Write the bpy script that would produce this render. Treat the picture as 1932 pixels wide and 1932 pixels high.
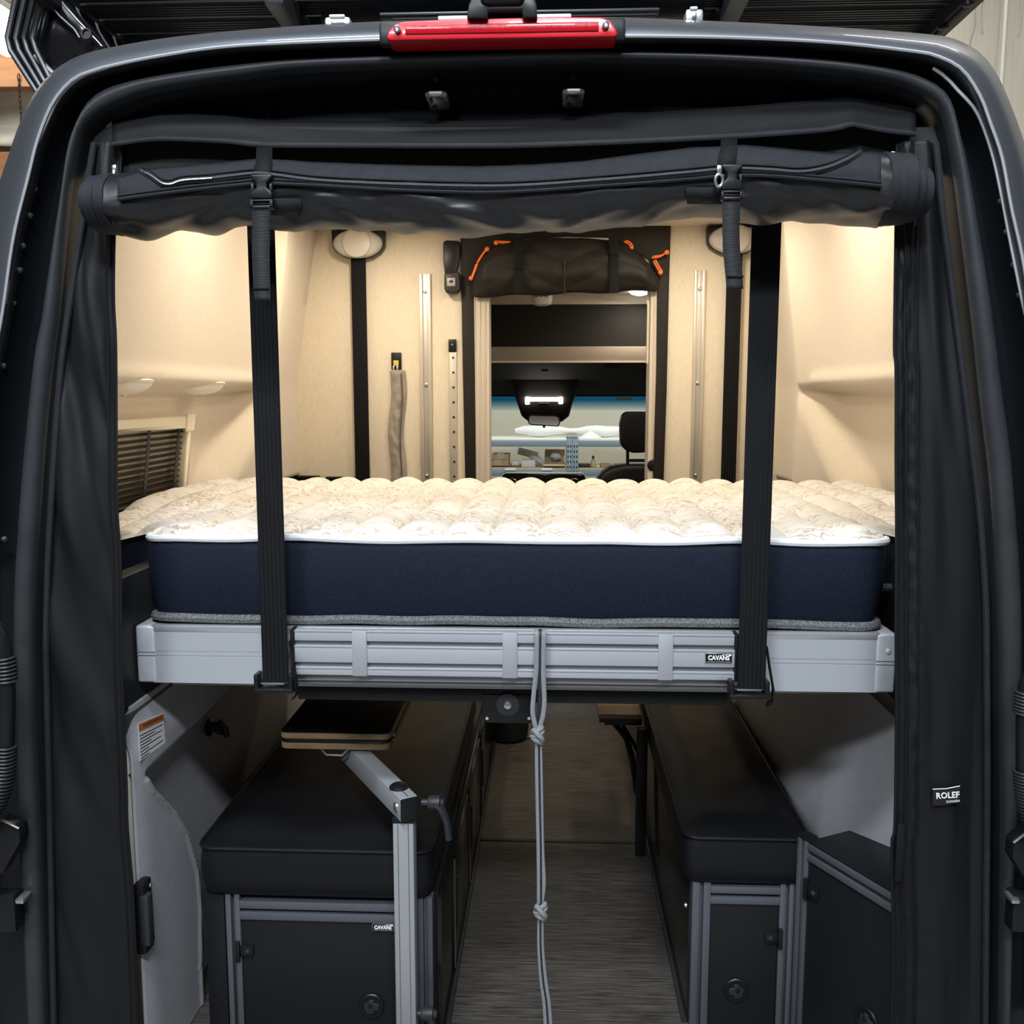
import bpy, bmesh, math, random
from mathutils import Vector, Matrix, noise
random.seed(7)
for o in list(bpy.data.objects): bpy.data.objects.remove(o)
SC = bpy.context.scene
COL = SC.collection

# ------------------------------------------------------------------ camera
FZ = -.06
F = 1750.0; W = 1932.0
CX, CY, CZ = 0.07, -1.53, 1.28           # metres; x right, y into the van, z up from van floor
TH = math.atan(221 / F); PS = math.atan(79 * math.cos(TH) / F)
FW = Vector((-math.sin(PS) * math.cos(TH), math.cos(PS) * math.cos(TH), -math.sin(TH)))
RT = Vector((math.cos(PS), math.sin(PS), 0)); UP = RT.cross(FW)
cam_d = bpy.data.cameras.new('camera'); cam = bpy.data.objects.new('camera', cam_d); COL.objects.link(cam)
cam_d.sensor_width = 36; cam_d.lens = 36 * F / W; cam_d.clip_start = 0.02; cam_d.clip_end = 100
cam.matrix_world = Matrix.Translation((CX, CY, CZ)) @ Matrix((RT, UP, -FW)).transposed().to_4x4()
SC.camera = cam
SC.view_settings.view_transform = 'Standard'; SC.view_settings.look = 'None'
SC.view_settings.gamma = 1; SC.view_settings.use_curve_mapping = False
SC.view_settings.exposure = 0.0

# ------------------------------------------------------------------ light
wd = bpy.data.worlds.new('world'); SC.world = wd; wd.use_nodes = True
wd.node_tree.nodes['Background'].inputs[0].default_value = (0.80, 0.88, 1.0, 1)
wd.node_tree.nodes['Background'].inputs[1].default_value = 0.05
def area(name, loc, aim, size, power, col, shape='RECTANGLE', size_y=None):
    d = bpy.data.lights.new(name, 'AREA'); d.shape = shape; d.size = size
    if shape == 'RECTANGLE': d.size_y = size_y or size
    d.energy = power; d.color = col
    o = bpy.data.objects.new(name, d); COL.objects.link(o); o.location = loc
    o.rotation_euler = (Vector(aim) - Vector(loc)).to_track_quat('-Z', 'Y').to_euler()
    return o
COOL = (0.86, 0.93, 1.0); WARM = (1.0, 0.86, 0.69)
area('shop_light', (-0.5, -1.5, 3.9), (-0.4, -0.6, 0), 1.3, 95, COOL, size_y=0.35)
area('shop_light', (0.5, -3.3, 4.0), (0.2, -0.2, 0.6), 1.3, 160, COOL, size_y=0.35)
area('shop_light', (-2.2, -4.4, 4.1), (-0.2, -0.2, 0.6), 1.3, 130, COOL, size_y=0.35)
area('shop_light', (0.4, 5.2, 4.2), (0.4, 6.6, 0.4), 1.3, 120, (1, .96, .88), size_y=0.35)
area('shop_light', (-4.6, 5.0, 4.1), (-4.6, 7.0, 4.9), 1.2, 60, (1, .95, .85), size_y=0.6)
area('shop_light', (1.9, 0.6, 4.2), (2.6, 2.4, 2.0), 1.2, 60, (1, .97, .92), size_y=0.4)
for x, y, p in ((-0.55, 0.80, 4.4), (0.58, 0.80, 4.4), (-0.5, 1.5, 4.8), (0.5, 1.5, 4.8), (0.0, 1.2, 3.6)):
    area('ceiling_puck_light', (x, y, 1.87), (x, y, 0), 0.09, p, WARM, 'DISK')
area('cab_dome_light', (0.42, 2.26, 1.65), (0.2, 2.3, 0), 0.12, 1.6, WARM, 'DISK')

# ------------------------------------------------------------------ pixel rays onto real planes
def ray(u, v): return FW + RT * ((u - 966) / F) + UP * ((966 - v) / F)
C0 = Vector((CX, CY, CZ))
def PY(u, v, Y):
    d = ray(u, v); return C0 + d * ((Y - CY) / d.y)
def PX(u, v, X):
    d = ray(u, v); return C0 + d * ((X - CX) / d.x)
def PZ(u, v, Z):
    d = ray(u, v); return C0 + d * ((Z - CZ) / d.z)
def lerp(tab, t):                        # piecewise-linear table lookup
    if t <= tab[0][0]: return tab[0][1]
    for (a, b), (c, d) in zip(tab, tab[1:]):
        if t <= c: return b + (d - b) * (t - a) / (c - a)
    return tab[-1][1]
def sstep(a, b, t):
    t = max(0, min(1, (t - a) / (b - a))); return t * t * (3 - 2 * t)
def spline(pts, n):                      # Catmull-Rom through points, n samples by arc length
    P = [Vector(p) for p in pts]; Q = [P[0] * 2 - P[1]] + P + [P[-1] * 2 - P[-2]]; S = []
    for i in range(1, len(Q) - 2):
        a, b, c, d = Q[i - 1:i + 3]
        for k in range(12):
            t = k / 12
            S.append(0.5 * ((2 * b) + (c - a) * t + (2 * a - 5 * b + 4 * c - d) * t * t + (3 * b - a - 3 * c + d) * t ** 3))
    S.append(P[-1])
    L = [0]
    for a, b in zip(S, S[1:]): L.append(L[-1] + (b - a).length)
    out = []; j = 0
    for i in range(n):
        t = L[-1] * i / (n - 1)
        while j < len(L) - 2 and L[j + 1] < t: j += 1
        s = (t - L[j]) / max(1e-9, L[j + 1] - L[j]); out.append(S[j].lerp(S[j + 1], min(1, s)))
    return out

# ------------------------------------------------------------------ materials
MATS = {}
def mat(name, col, rough=.5, metal=0, bump=None, var=None, coat=0, emit=None, spec=.5, sheen=0):
    """bump=(scale, strength[, (sx,sy,sz)]) fine relief; var=(scale, colour2, amount[, (sx,sy,sz)]) mottling"""
    if name in MATS: return MATS[name]
    m = bpy.data.materials.new(name); m.use_nodes = True; nt = m.node_tree; b = nt.nodes['Principled BSDF']
    I = b.inputs
    I['Base Color'].default_value = (*col, 1); I['Roughness'].default_value = rough; I['Metallic'].default_value = metal
    I['Specular IOR Level'].default_value = spec; I['Coat Weight'].default_value = coat; I['Sheen Weight'].default_value = sheen
    if emit: I['Emission Color'].default_value = (*emit[0], 1); I['Emission Strength'].default_value = emit[1]
    def src(scale, st):
        tc = nt.nodes.new('ShaderNodeTexCoord'); mp = nt.nodes.new('ShaderNodeMapping'); mp.inputs['Scale'].default_value = st
        nz = nt.nodes.new('ShaderNodeTexNoise'); nz.inputs['Scale'].default_value = scale; nz.inputs['Detail'].default_value = 4
        nt.links.new(tc.outputs['Object'], mp.inputs[0]); nt.links.new(mp.outputs[0], nz.inputs[0]); return nz
    if var:
        nz = src(var[0], var[3] if len(var) > 3 else (1, 1, 1))
        rp = nt.nodes.new('ShaderNodeValToRGB'); rp.color_ramp.elements[0].position = .35; rp.color_ramp.elements[1].position = .68
        c2 = [col[i] * (1 - var[2]) + var[1][i] * var[2] for i in range(3)]
        rp.color_ramp.elements[0].color = (*col, 1); rp.color_ramp.elements[1].color = (*c2, 1)
        nt.links.new(nz.outputs[0], rp.inputs[0]); nt.links.new(rp.outputs[0], I['Base Color'])
    if bump:
        nz = src(bump[0], bump[2] if len(bump) > 2 else (1, 1, 1))
        bp = nt.nodes.new('ShaderNodeBump'); bp.inputs['Strength'].default_value = bump[1]; bp.inputs['Distance'].default_value = .002
        nt.links.new(nz.outputs[0], bp.inputs['Height']); nt.links.new(bp.outputs[0], I['Normal'])
    MATS[name] = m; return m

PAINT = mat('van_paint', (.062, .066, .076), .45, .5, var=(900, (.11, .117, .13), .6), coat=.3)
BLACKPAINT = mat('jamb_black', (.006, .007, .009), .35, spec=.35)
RUBBER = mat('seal_rubber', (.024, .026, .030), .45, 0, bump=(300, .15), var=(14, (.036, .038, .042), .6), spec=.4)
FAB = mat('curtain_fabric', (.0085, .0090, .0100), .50, 0, bump=(900, .18), spec=.25)
FABL = mat('curtain_fabric_twill', (.013, .0145, .018), .75, 0, bump=(1300, .35), var=(60, (.020, .022, .027), .6), spec=.25)
WEB = mat('webbing', (.0062, .0066, .0078), .7, 0, spec=.2, bump=(700, .5, (.25, .25, 2.2)))
PLAS = mat('black_plastic', (.0075, .008, .009), .38, bump=(600, .08), spec=.35)
PLASG = mat('dark_grey_plastic', (.024, .025, .028), .45, bump=(500, .1), spec=.35)
GLOSS = mat('gloss_black', (.006, .006, .007), .12, coat=.5)
BEIGE = mat('beige_felt', (.68, .605, .49), .9, bump=(700, .25), var=(110, (.62, .545, .44), .6), sheen=.2)
BEIGE2 = mat('beige_plastic', (.58, .52, .43), .6, bump=(400, .1))
BEIGEF = mat('beige_fabric_panel', (.74, .66, .52), .85, bump=(500, .3, (1, 1, .3)), var=(150, (.66, .58, .45), .6, (1, 1, .35)))
CREAMP = mat('cream_plastic', (.84, .77, .62), .4)
ALU = mat('anodised_aluminium', (.52, .54, .58), .40, .45, bump=(240, .05, (.02, 1, 1)))
ALUB = mat('bright_aluminium', (.70, .72, .75), .30, .7)
ALUC = mat('cast_corner', (.66, .68, .71), .5, .45, var=(28, (.52, .54, .58), .7))
ALUG = mat('groove_aluminium', (.20, .205, .215), .5, .6)
EXTR = mat('grey_extrusion', (.135, .145, .165), .42, .5, bump=(240, .05, (1, 1, .02)))
TUBEM = mat('table_tube', (.42, .43, .44), .42, .45)
GREYW = mat('grey_wall_plastic', (.42, .42, .445), .55, bump=(260, .12), var=(30, (.36, .36, .38), .5))
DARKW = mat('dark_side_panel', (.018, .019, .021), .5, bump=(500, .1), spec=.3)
VINYL = mat('black_vinyl', (.0058, .0063, .0078), .44, bump=(420, .12), spec=.28)
PANEL = mat('black_laminate', (.0095, .0102, .012), .42, bump=(700, .06), spec=.3)
PANELG = mat('black_laminate_gloss', (.008, .0078, .0075), .18, bump=(30, .02), spec=.4)
BAMB = mat('bamboo', (.42, .28, .14), .45, var=(24, (.28, .165, .075), .7, (1, .12, 3)))
STEEL = mat('steel', (.62, .62, .62), .25, .9)
WHITEP = mat('white_plastic', (.80, .79, .76), .4)
ORANGE = mat('orange_cord', (1.0, .20, .03), .5)
BROWNF = mat('brown_black_nylon', (.020, .0175, .015), .6, bump=(500, .3), spec=.25)
RED = mat('red_lens', (.55, .006, .016), .3, coat=.25)
REDD = mat('red_lens_ribbed', (.42, .006, .014), .18, bump=(260, .6, (6, .1, .1)), coat=.2)
CARD = mat('cardboard', (.50, .36, .22), .8, var=(20, (.42, .30, .18), .6))
SHELFM = mat('shelf_steel_blue', (.20, .26, .31), .45)
SHOPW = mat('shop_wall_paint', (.60, .57, .48), .9, var=(1.5, (.52, .49, .41), .6))
WRAP = mat('white_wrap', (.80, .80, .80), .5)
CONC = mat('painted_plywood_wall', (.66, .63, .55), .8, var=(9, (.56, .53, .46), .6, (1, 2, .3)), bump=(40, .2))
WOOD = mat('glulam_wood', (.36, .17, .07), .65, var=(10, (.24, .11, .05), .7, (.15, 1, 4)))
FOIL = mat('insulation_sheet', (.62, .58, .50), .45, .15, var=(3, (.78, .75, .68), .7), bump=(5, .6))
CONCF = mat('shop_concrete', (.30, .29, .28), .7, var=(3, (.24, .24, .23), .6))
PIPW = mat('white_piping', (.80, .82, .86), .7, bump=(500, .4))
BIND = mat('grey_binding', (.05, .052, .055), .7, bump=(500, .8, (1, .2, 1)), var=(420, (.22, .22, .22), .8, (1, .2, .6)))
ROPEM = mat('grey_webbing_rope', (.27, .275, .29), .6, var=(500, (.13, .135, .145), .7), bump=(700, .4))
ROPED = mat('black_webbing_stripe', (.012, .013, .02), .6)
LABELW = mat('white_print', (.85, .85, .85), .6)
LABELO = mat('orange_print', (.55, .16, .03), .6)
LEDW = mat('led_lens_on', (.9, .85, .75), .4, emit=((1, .93, .80), 9))
LEDD = mat('dome_lens', (.82, .78, .70), .35)

def navy():
    m = bpy.data.materials.new('navy_mesh'); m.use_nodes = True; nt = m.node_tree; b = nt.nodes['Principled BSDF']
    b.inputs['Roughness'].default_value = .7; b.inputs['Specular IOR Level'].default_value = .2
    tc = nt.nodes.new('ShaderNodeTexCoord'); mp = nt.nodes.new('ShaderNodeMapping'); mp.inputs['Rotation'].default_value = (0, math.radians(28), 0)
    mp.inputs['Scale'].default_value = (1, .01, 1)
    v = nt.nodes.new('ShaderNodeTexVoronoi'); v.inputs['Scale'].default_value = 240; v.inputs['Randomness'].default_value = .15
    rp = nt.nodes.new('ShaderNodeValToRGB'); rp.color_ramp.elements[0].color = (.011, .021, .046, 1); rp.color_ramp.elements[1].color = (.003, .0055, .012, 1)
    rp.color_ramp.elements[0].position = .15; rp.color_ramp.elements[1].position = .6
    bp = nt.nodes.new('ShaderNodeBump'); bp.inputs['Strength'].default_value = .5; bp.inputs['Distance'].default_value = .002; bp.invert = True
    nt.links.new(tc.outputs['Object'], mp.inputs[0]); nt.links.new(mp.outputs[0], v.inputs['Vector'])
    nt.links.new(v.outputs['Distance'], rp.inputs[0]); nt.links.new(rp.outputs[0], b.inputs['Base Color'])
    nt.links.new(v.outputs['Distance'], bp.inputs['Height']); nt.links.new(bp.outputs[0], b.inputs['Normal']); return m
NAVY = navy()
def quilt():
    m = bpy.data.materials.new('quilted_cream_ticking'); m.use_nodes = True; nt = m.node_tree; b = nt.nodes['Principled BSDF']
    b.inputs['Roughness'].default_value = .8; b.inputs['Sheen Weight'].default_value = .1
    tc = nt.nodes.new('ShaderNodeTexCoord')
    w = nt.nodes.new('ShaderNodeTexWave'); w.wave_type = 'RINGS'; w.inputs['Scale'].default_value = 26; w.inputs['Distortion'].default_value = 9
    w.inputs['Detail'].default_value = 3; w.inputs['Detail Scale'].default_value = 2.2
    vo = nt.nodes.new('ShaderNodeTexVoronoi'); vo.inputs['Scale'].default_value = 9
    vs = nt.nodes.new('ShaderNodeVectorMath'); vs.operation = 'SUBTRACT'
    nt.links.new(tc.outputs['Object'], vo.inputs['Vector']); nt.links.new(tc.outputs['Object'], vs.inputs[0]); nt.links.new(vo.outputs['Position'], vs.inputs[1])
    nt.links.new(vs.outputs[0], w.inputs['Vector'])
    nz = nt.nodes.new('ShaderNodeTexNoise'); nz.inputs['Scale'].default_value = 17; nt.links.new(tc.outputs['Object'], nz.inputs[0])
    r1 = nt.nodes.new('ShaderNodeValToRGB'); r1.color_ramp.elements[0].position = .66; r1.color_ramp.elements[1].position = .80
    r2 = nt.nodes.new('ShaderNodeValToRGB'); r2.color_ramp.elements[0].position = .38; r2.color_ramp.elements[1].position = .55
    nt.links.new(w.outputs[0], r1.inputs[0]); nt.links.new(nz.outputs[0], r2.inputs[0])
    mu = nt.nodes.new('ShaderNodeMath'); mu.operation = 'MULTIPLY'; nt.links.new(r1.outputs[0], mu.inputs[0]); nt.links.new(r2.outputs[0], mu.inputs[1])
    mx = nt.nodes.new('ShaderNodeMix'); mx.data_type = 'RGBA'; mx.inputs['A'].default_value = (.66, .64, .595, 1); mx.inputs['B'].default_value = (.43, .375, .30, 1)
    nt.links.new(mu.outputs[0], mx.inputs['Factor']); nt.links.new(mx.outputs['Result'], b.inputs['Base Color'])
    n2 = nt.nodes.new('ShaderNodeTexNoise'); n2.inputs['Scale'].default_value = 260; nt.links.new(tc.outputs['Object'], n2.inputs[0])
    bp = nt.nodes.new('ShaderNodeBump'); bp.inputs['Strength'].default_value = .3; bp.inputs['Distance'].default_value = .003
    nt.links.new(n2.outputs[0], bp.inputs['Height']); nt.links.new(bp.outputs[0], b.inputs['Normal']); return m
QUILT = quilt()
def floor_mat():
    m = bpy.data.materials.new('woven_vinyl_floor'); m.use_nodes = True; nt = m.node_tree; b = nt.nodes['Principled BSDF']
    b.inputs['Roughness'].default_value = .55
    tc = nt.nodes.new('ShaderNodeTexCoord'); mp = nt.nodes.new('ShaderNodeMapping'); mp.inputs['Scale'].default_value = (9, 190, 1)
    nz = nt.nodes.new('ShaderNodeTexNoise'); nz.inputs['Scale'].default_value = 1; nz.inputs['Detail'].default_value = 6; nz.inputs['Roughness'].default_value = .7
    rp = nt.nodes.new('ShaderNodeValToRGB'); e = rp.color_ramp.elements
    e[0].position = .34; e[0].color = (.010, .0085, .0075, 1); e[1].position = .72; e[1].color = (.13, .115, .10, 1)
    bp = nt.nodes.new('ShaderNodeBump'); bp.inputs['Strength'].default_value = .35; bp.inputs['Distance'].default_value = .002
    nt.links.new(tc.outputs['Object'], mp.inputs[0]); nt.links.new(mp.outputs[0], nz.inputs[0]); nt.links.new(nz.outputs[0], rp.inputs[0])
    nt.links.new(rp.outputs[0], b.inputs['Base Color']); nt.links.new(nz.outputs[0], bp.inputs['Height']); nt.links.new(bp.outputs[0], b.inputs['Normal']); return m
FLOORM = floor_mat()
def glassy(name, col, alpha):
    m = bpy.data.materials.new(name); m.use_nodes = True; nt = m.node_tree; nt.nodes.remove(nt.nodes['Principled BSDF'])
    t = nt.nodes.new('ShaderNodeBsdfTransparent'); t.inputs[0].default_value = (*col, 1)
    g = nt.nodes.new('ShaderNodeBsdfGlossy'); g.inputs['Roughness'].default_value = .03
    mx = nt.nodes.new('ShaderNodeMixShader'); mx.inputs[0].default_value = alpha
    nt.links.new(t.outputs[0], mx.inputs[1]); nt.links.new(g.outputs[0], mx.inputs[2]); nt.links.new(mx.outputs[0], nt.nodes['Material Output'].inputs[0]); return m
GLASS = glassy('windscreen_glass', (.93, .96, .95), .03)
TINT = glassy('windscreen_tint', (.10, .36, .56), .03)
def fade_tint(m, z0, z1):                # the printed shade band fades downwards in the glass itself
    nt = m.node_tree; g = nt.nodes.new('ShaderNodeNewGeometry'); sp = nt.nodes.new('ShaderNodeSeparateXYZ'); mr = nt.nodes.new('ShaderNodeMapRange')
    mr.inputs['From Min'].default_value = z0; mr.inputs['From Max'].default_value = z1
    rp = nt.nodes.new('ShaderNodeValToRGB'); rp.color_ramp.elements[0].color = (.93, .96, .95, 1); rp.color_ramp.elements[1].color = (.10, .34, .52, 1); rp.color_ramp.elements[1].position = .75
    nt.links.new(g.outputs['Position'], sp.inputs[0]); nt.links.new(sp.outputs['Z'], mr.inputs[0]); nt.links.new(mr.outputs[0], rp.inputs[0])
    t = [n for n in nt.nodes if n.type == 'BSDF_TRANSPARENT'][0]; nt.links.new(rp.outputs[0], t.inputs[0])
fade_tint(TINT, 1.195, 1.275)
WINGL = glassy('dark_window_glass', (.12, .12, .12), .10)

# ------------------------------------------------------------------ mesh helpers
class MB:
    def __init__(s): s.v = []; s.f = []
    def add(s, vs, fs):
        n = len(s.v); s.v += [Vector(p) for p in vs]; s.f += [tuple(i + n for i in f) for f in fs]; return s
    def box(s, c, d, R=None):
        c = Vector(c); R = R or Matrix.Identity(3)
        vs = [c + R @ Vector((x * d[0] / 2, y * d[1] / 2, z * d[2] / 2)) for x in (-1, 1) for y in (-1, 1) for z in (-1, 1)]
        return s.add(vs, [(0, 1, 3, 2), (4, 6, 7, 5), (0, 4, 5, 1), (2, 3, 7, 6), (0, 2, 6, 4), (1, 5, 7, 3)])
    def span(s, a, b):
        return s.box([(a[i] + b[i]) / 2 for i in range(3)], [abs(b[i] - a[i]) for i in range(3)])
    def pbox(s, u0, v0, u1, v1, Y, d):          # box whose front face on plane y=Y covers that picture rectangle
        a, b, c, e = PY(u0, v0, Y), PY(u1, v0, Y), PY(u0, v1, Y), PY(u1, v1, Y)
        return s.span(((a.x + c.x) / 2, Y, (c.z + e.z) / 2), ((b.x + e.x) / 2, Y + d, (a.z + b.z) / 2))
    def prism(s, poly, vec):
        n = len(poly); vec = Vector(vec); vs = [Vector(p) for p in poly] + [Vector(p) + vec for p in poly]
        return s.add(vs, [tuple(range(n)), tuple(range(2 * n - 1, n - 1, -1))] + [(i, i + n, (i + 1) % n + n, (i + 1) % n) for i in range(n)])
    def loft(s, rings, closed=False, caps=False):
        n = len(rings[0]); fs = []
        for i in range(len(rings) - 1):
            for j in range(n if closed else n - 1):
                k = (j + 1) % n; fs.append((i * n + j, i * n + k, (i + 1) * n + k, (i + 1) * n + j))
        if caps: fs += [tuple(range(n)), tuple(range(len(rings) * n - 1, (len(rings) - 1) * n - 1, -1))]
        return s.add([p for r in rings for p in r], fs)
    def tube(s, path, r, n=8, ry=None, closed=False, up=None):
        P = [Vector(p) for p in path]; rings = []; last = None
        for i, p in enumerate(P):
            if closed: t = P[(i + 1) % len(P)] - P[i - 1]
            else: t = P[min(i + 1, len(P) - 1)] - P[max(i - 1, 0)]
            t.normalize()
            if up is not None: a = Vector(up)
            elif last is not None: a = last
            else: a = Vector((0, 0, 1)) if abs(t.z) < .9 else Vector((1, 0, 0))
            b = t.cross(a).normalized(); a = b.cross(t).normalized(); last = a
            rr = r[i] if isinstance(r, (list, tuple)) else r; r2 = ry if ry else rr
            rings.append([p + b * math.cos(2 * math.pi * k / n) * rr + a * math.sin(2 * math.pi * k / n) * r2 for k in range(n)])
        if closed: rings.append(rings[0]); return s.loft(rings, True)
        return s.loft(rings, True, True)
    def lathe(s, c, axis, prof, n=24):
        ax = Vector(axis).normalized(); a = Vector((0, 0, 1)) if abs(ax.z) < .9 else Vector((1, 0, 0)); b = ax.cross(a).normalized(); a = b.cross(ax)
        c = Vector(c); rings = [[c + ax * h + (b * math.cos(2 * math.pi * k / n) + a * math.sin(2 * math.pi * k / n)) * max(r, 1e-4) for k in range(n)] for r, h in prof]
        return s.loft(rings, True, True)
    def grid(s, fn, nu, nv):
        return s.loft([[fn(i / (nu - 1), j / (nv - 1)) for j in range(nv)] for i in range(nu)])
    def sphere(s, c, r, nu=10, nv=16):
        c = Vector(c); r = r if isinstance(r, (tuple, list)) else (r, r, r)
        return s.loft([[c + Vector((r[0] * math.sin(math.pi * i / nu) * math.cos(2 * math.pi * k / nv), r[1] * math.sin(math.pi * i / nu) * math.sin(2 * math.pi * k / nv), r[2] * math.cos(math.pi * i / nu))) for k in range(nv)] for i in range(nu + 1)], True)
    def build(s, name, m, parent=None, bevel=0, seg=2, smooth=35, solid=0, kind=None):
        bm = bmesh.new(); vs = [bm.verts.new(p) for p in s.v]
        for f in s.f:
            try: bm.faces.new([vs[i] for i in f])
            except ValueError: pass
        bmesh.ops.remove_doubles(bm, verts=bm.verts, dist=1e-6)
        bmesh.ops.recalc_face_normals(bm, faces=bm.faces)
        if bevel:
            es = [e for e in bm.edges if len(e.link_faces) == 2 and e.calc_face_angle(0) > .5]
            bmesh.ops.bevel(bm, geom=es, offset=bevel, segments=seg, profile=.5, affect='EDGES', clamp_overlap=True)
        me = bpy.data.meshes.new(name); bm.to_mesh(me); bm.free()
        o = bpy.data.objects.new(name, me); COL.objects.link(o); me.materials.append(m)
        if smooth:
            for p in me.polygons: p.use_smooth = True
            me.set_sharp_from_angle(angle=math.radians(smooth))
        if solid:
            md = o.modifiers.new('thickness', 'SOLIDIFY'); md.thickness = solid; md.offset = 0
        if parent:
            o.parent = parent; o.matrix_parent_inverse = ROOT_INV(parent)
        if kind: o['kind'] = kind
        return o
def ROOT_INV(p):
    M = Matrix.Translation(p.location)
    return M.inverted() if p.type == 'EMPTY' else Matrix.Identity(4)
def thing(name, label, cat, loc=(0, 0, 0), group=None):
    o = bpy.data.objects.new(name, None); COL.objects.link(o); o.location = loc; o.empty_display_size = .05
    o['label'] = label; o['category'] = cat
    if group: o['group'] = group
    return o
def tag(o, label, cat, group=None):
    o['label'] = label; o['category'] = cat
    if group: o['group'] = group
    # move the origin of a one-mesh thing to its base
    vs = [v.co for v in o.data.vertices]
    b = Vector(((min(v.x for v in vs) + max(v.x for v in vs)) / 2, (min(v.y for v in vs) + max(v.y for v in vs)) / 2, min(v.z for v in vs)))
    o.data.transform(Matrix.Translation(-b)); o.location = b
    for c in o.children: c.matrix_parent_inverse = Matrix.Translation(-b)
    return o
def struct(o): o['kind'] = 'structure'; return o
def text(body, size, M, m, parent, name, extrude=.0004, bold=0, align='CENTER', sx=1):
    c = bpy.data.curves.new(name, 'FONT'); c.body = body; c.size = size; c.extrude = extrude; c.offset = bold; c.align_x = align; c.align_y = 'CENTER'; c.resolution_u = 2
    t = bpy.data.objects.new(name, c); COL.objects.link(t)
    dg = bpy.context.evaluated_depsgraph_get(); me = bpy.data.meshes.new_from_object(t.evaluated_get(dg)); bpy.data.objects.remove(t)
    me.transform(M @ Matrix.Diagonal((sx, 1, 1, 1))); me.name = name
    o = bpy.data.objects.new(name, me); COL.objects.link(o); me.materials.clear(); me.materials.append(m)
    if parent: o.parent = parent; o.matrix_parent_inverse = ROOT_INV(parent)
    return o
FRONT = Matrix.Rotation(math.pi / 2, 4, 'X')          # text plane facing -y
def rotz(a): return Matrix.Rotation(a, 3, 'Z')
def axes(d, upv=(0, 0, 1)):                            # 3x3 whose x axis is d
    d = Vector(d).normalized(); y = Vector(upv).cross(d).normalized(); z = d.cross(y); return Matrix((d, y, z)).transposed()
def bar_grooved(m, p0, p1, w, dep, side, out, groove=.012, gd=.014):
    """slotted extrusion bar from p0 to p1 (front centre line); side = across, out = outward normal"""
    p0, p1, side, out = Vector(p0), Vector(p1), Vector(side).normalized(), Vector(out).normalized()
    d = (p1 - p0); L = d.length; R = Matrix((d.normalized(), side, out)).transposed(); c = (p0 + p1) / 2; lw = (w - groove) / 2
    for sg in (-1, 1): m.box(c + side * sg * (groove + lw) / 2 - out * dep / 2, (L, lw, dep), R)
    m.box(c - out * (gd + (dep - gd) / 2), (L, groove * 1.02, dep - gd), R)

# ================================================================== THE SHOP AROUND THE VAN
def slab(name, a, b, m): return struct(MB().span(a, b).build(name, m, smooth=0))
slab('ground', (-9, -9, -.72), (5, 12, -.62), CONCF)
slab('wall_far', (-9, 7.6, -.62), (5, 7.75, 5.6), SHOPW)
w = struct(MB().span((2.35, .6, -.62), (2.5, 7.6, 5.6)).build('wall_shop_right', CONC, smooth=0))
for i, y in enumerate((1.75, 2.65, 3.55, 4.5)):
    MB().span((2.335, y, -.6), (2.352, y + .035, 5.5)).build('panel_joint_batten', CONC, w)
crk = MB()
rr = random.Random(3)
for i in range(9):
    y0 = 2.5 + rr.random() * 2.2; z0 = 2.1 + rr.random() * 1.6
    crk.tube([(2.347, y0 + .02 * k * rr.uniform(.2, 1), z0 - .07 * k) for k in range(6)], .0035, 4)
crk.build('wall_cracks', mat('crack', (.46, .43, .37), .9), w, kind='stuff')
slab('wall_rear', (-9, -8.2, -.62), (5, -8.05, 5.6), SHOPW)
struct(MB().span((-9, 12, -.62), (5, 12.1, 5.6)).build('wall_back', SHOPW))
ceil = struct(MB().span((-9, 2, 5.25), (5, 12, 5.35)).build('ceiling_shop', FOIL, smooth=0))
def sheet(x0, x1, y0, y1, z, k):
    return MB().grid(lambda a, b: Vector((x0 + (x1 - x0) * a, y0 + (y1 - y0) * b, z - .22 * math.sin(math.pi * b) ** 2 + .09 * noise.noise((a * 9 + k, b * 7, k)))), 40, 30)
for k in range(4):
    o = sheet(-9, -2, 3.0 + k * .9, 3.86 + k * .9, 4.75, k * 3.1).build('insulation_sheet', FOIL, solid=.01)
    tag(o, ['sagging pale insulation sheet under shop roof, nearest the van roof rack', 'sagging pale insulation sheet under shop roof, second away from the roof rack', 'sagging pale insulation sheet under shop roof, third away from the roof rack', 'sagging pale insulation sheet under shop roof, farthest from the roof rack'][k], 'insulation', 'insulation sheets under the shop roof')
for nm, y, z, h, lb in (('wood_beam', 6.55, 4.03, .30, 'brown glulam timber beam crossing under the shop roof beside roof rack'), ('wood_beam', 7.42, 3.05, 1.05, 'low brown timber wall beam at far shop wall, left of van')):
    tag(MB().span((-9, y, z - h / 2), (-2.2, y + .14, z + h / 2)).build(nm, WOOD, bevel=.008), lb, 'beam')
o = MB().grid(lambda a, b: Vector((-9 + 6.8 * a, 7.46 - .25 * b + .10 * noise.noise((a * 10, b * 9, 4)), 3.62 + 1.2 * b + .03 * noise.noise((a * 14, b * 6, 1)))), 80, 40).build('insulation_sheet', FOIL, solid=.01)
tag(o, 'wrinkled pale insulation sheet hanging on far shop wall above timber', 'insulation', 'insulation sheets under the shop roof')
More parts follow.
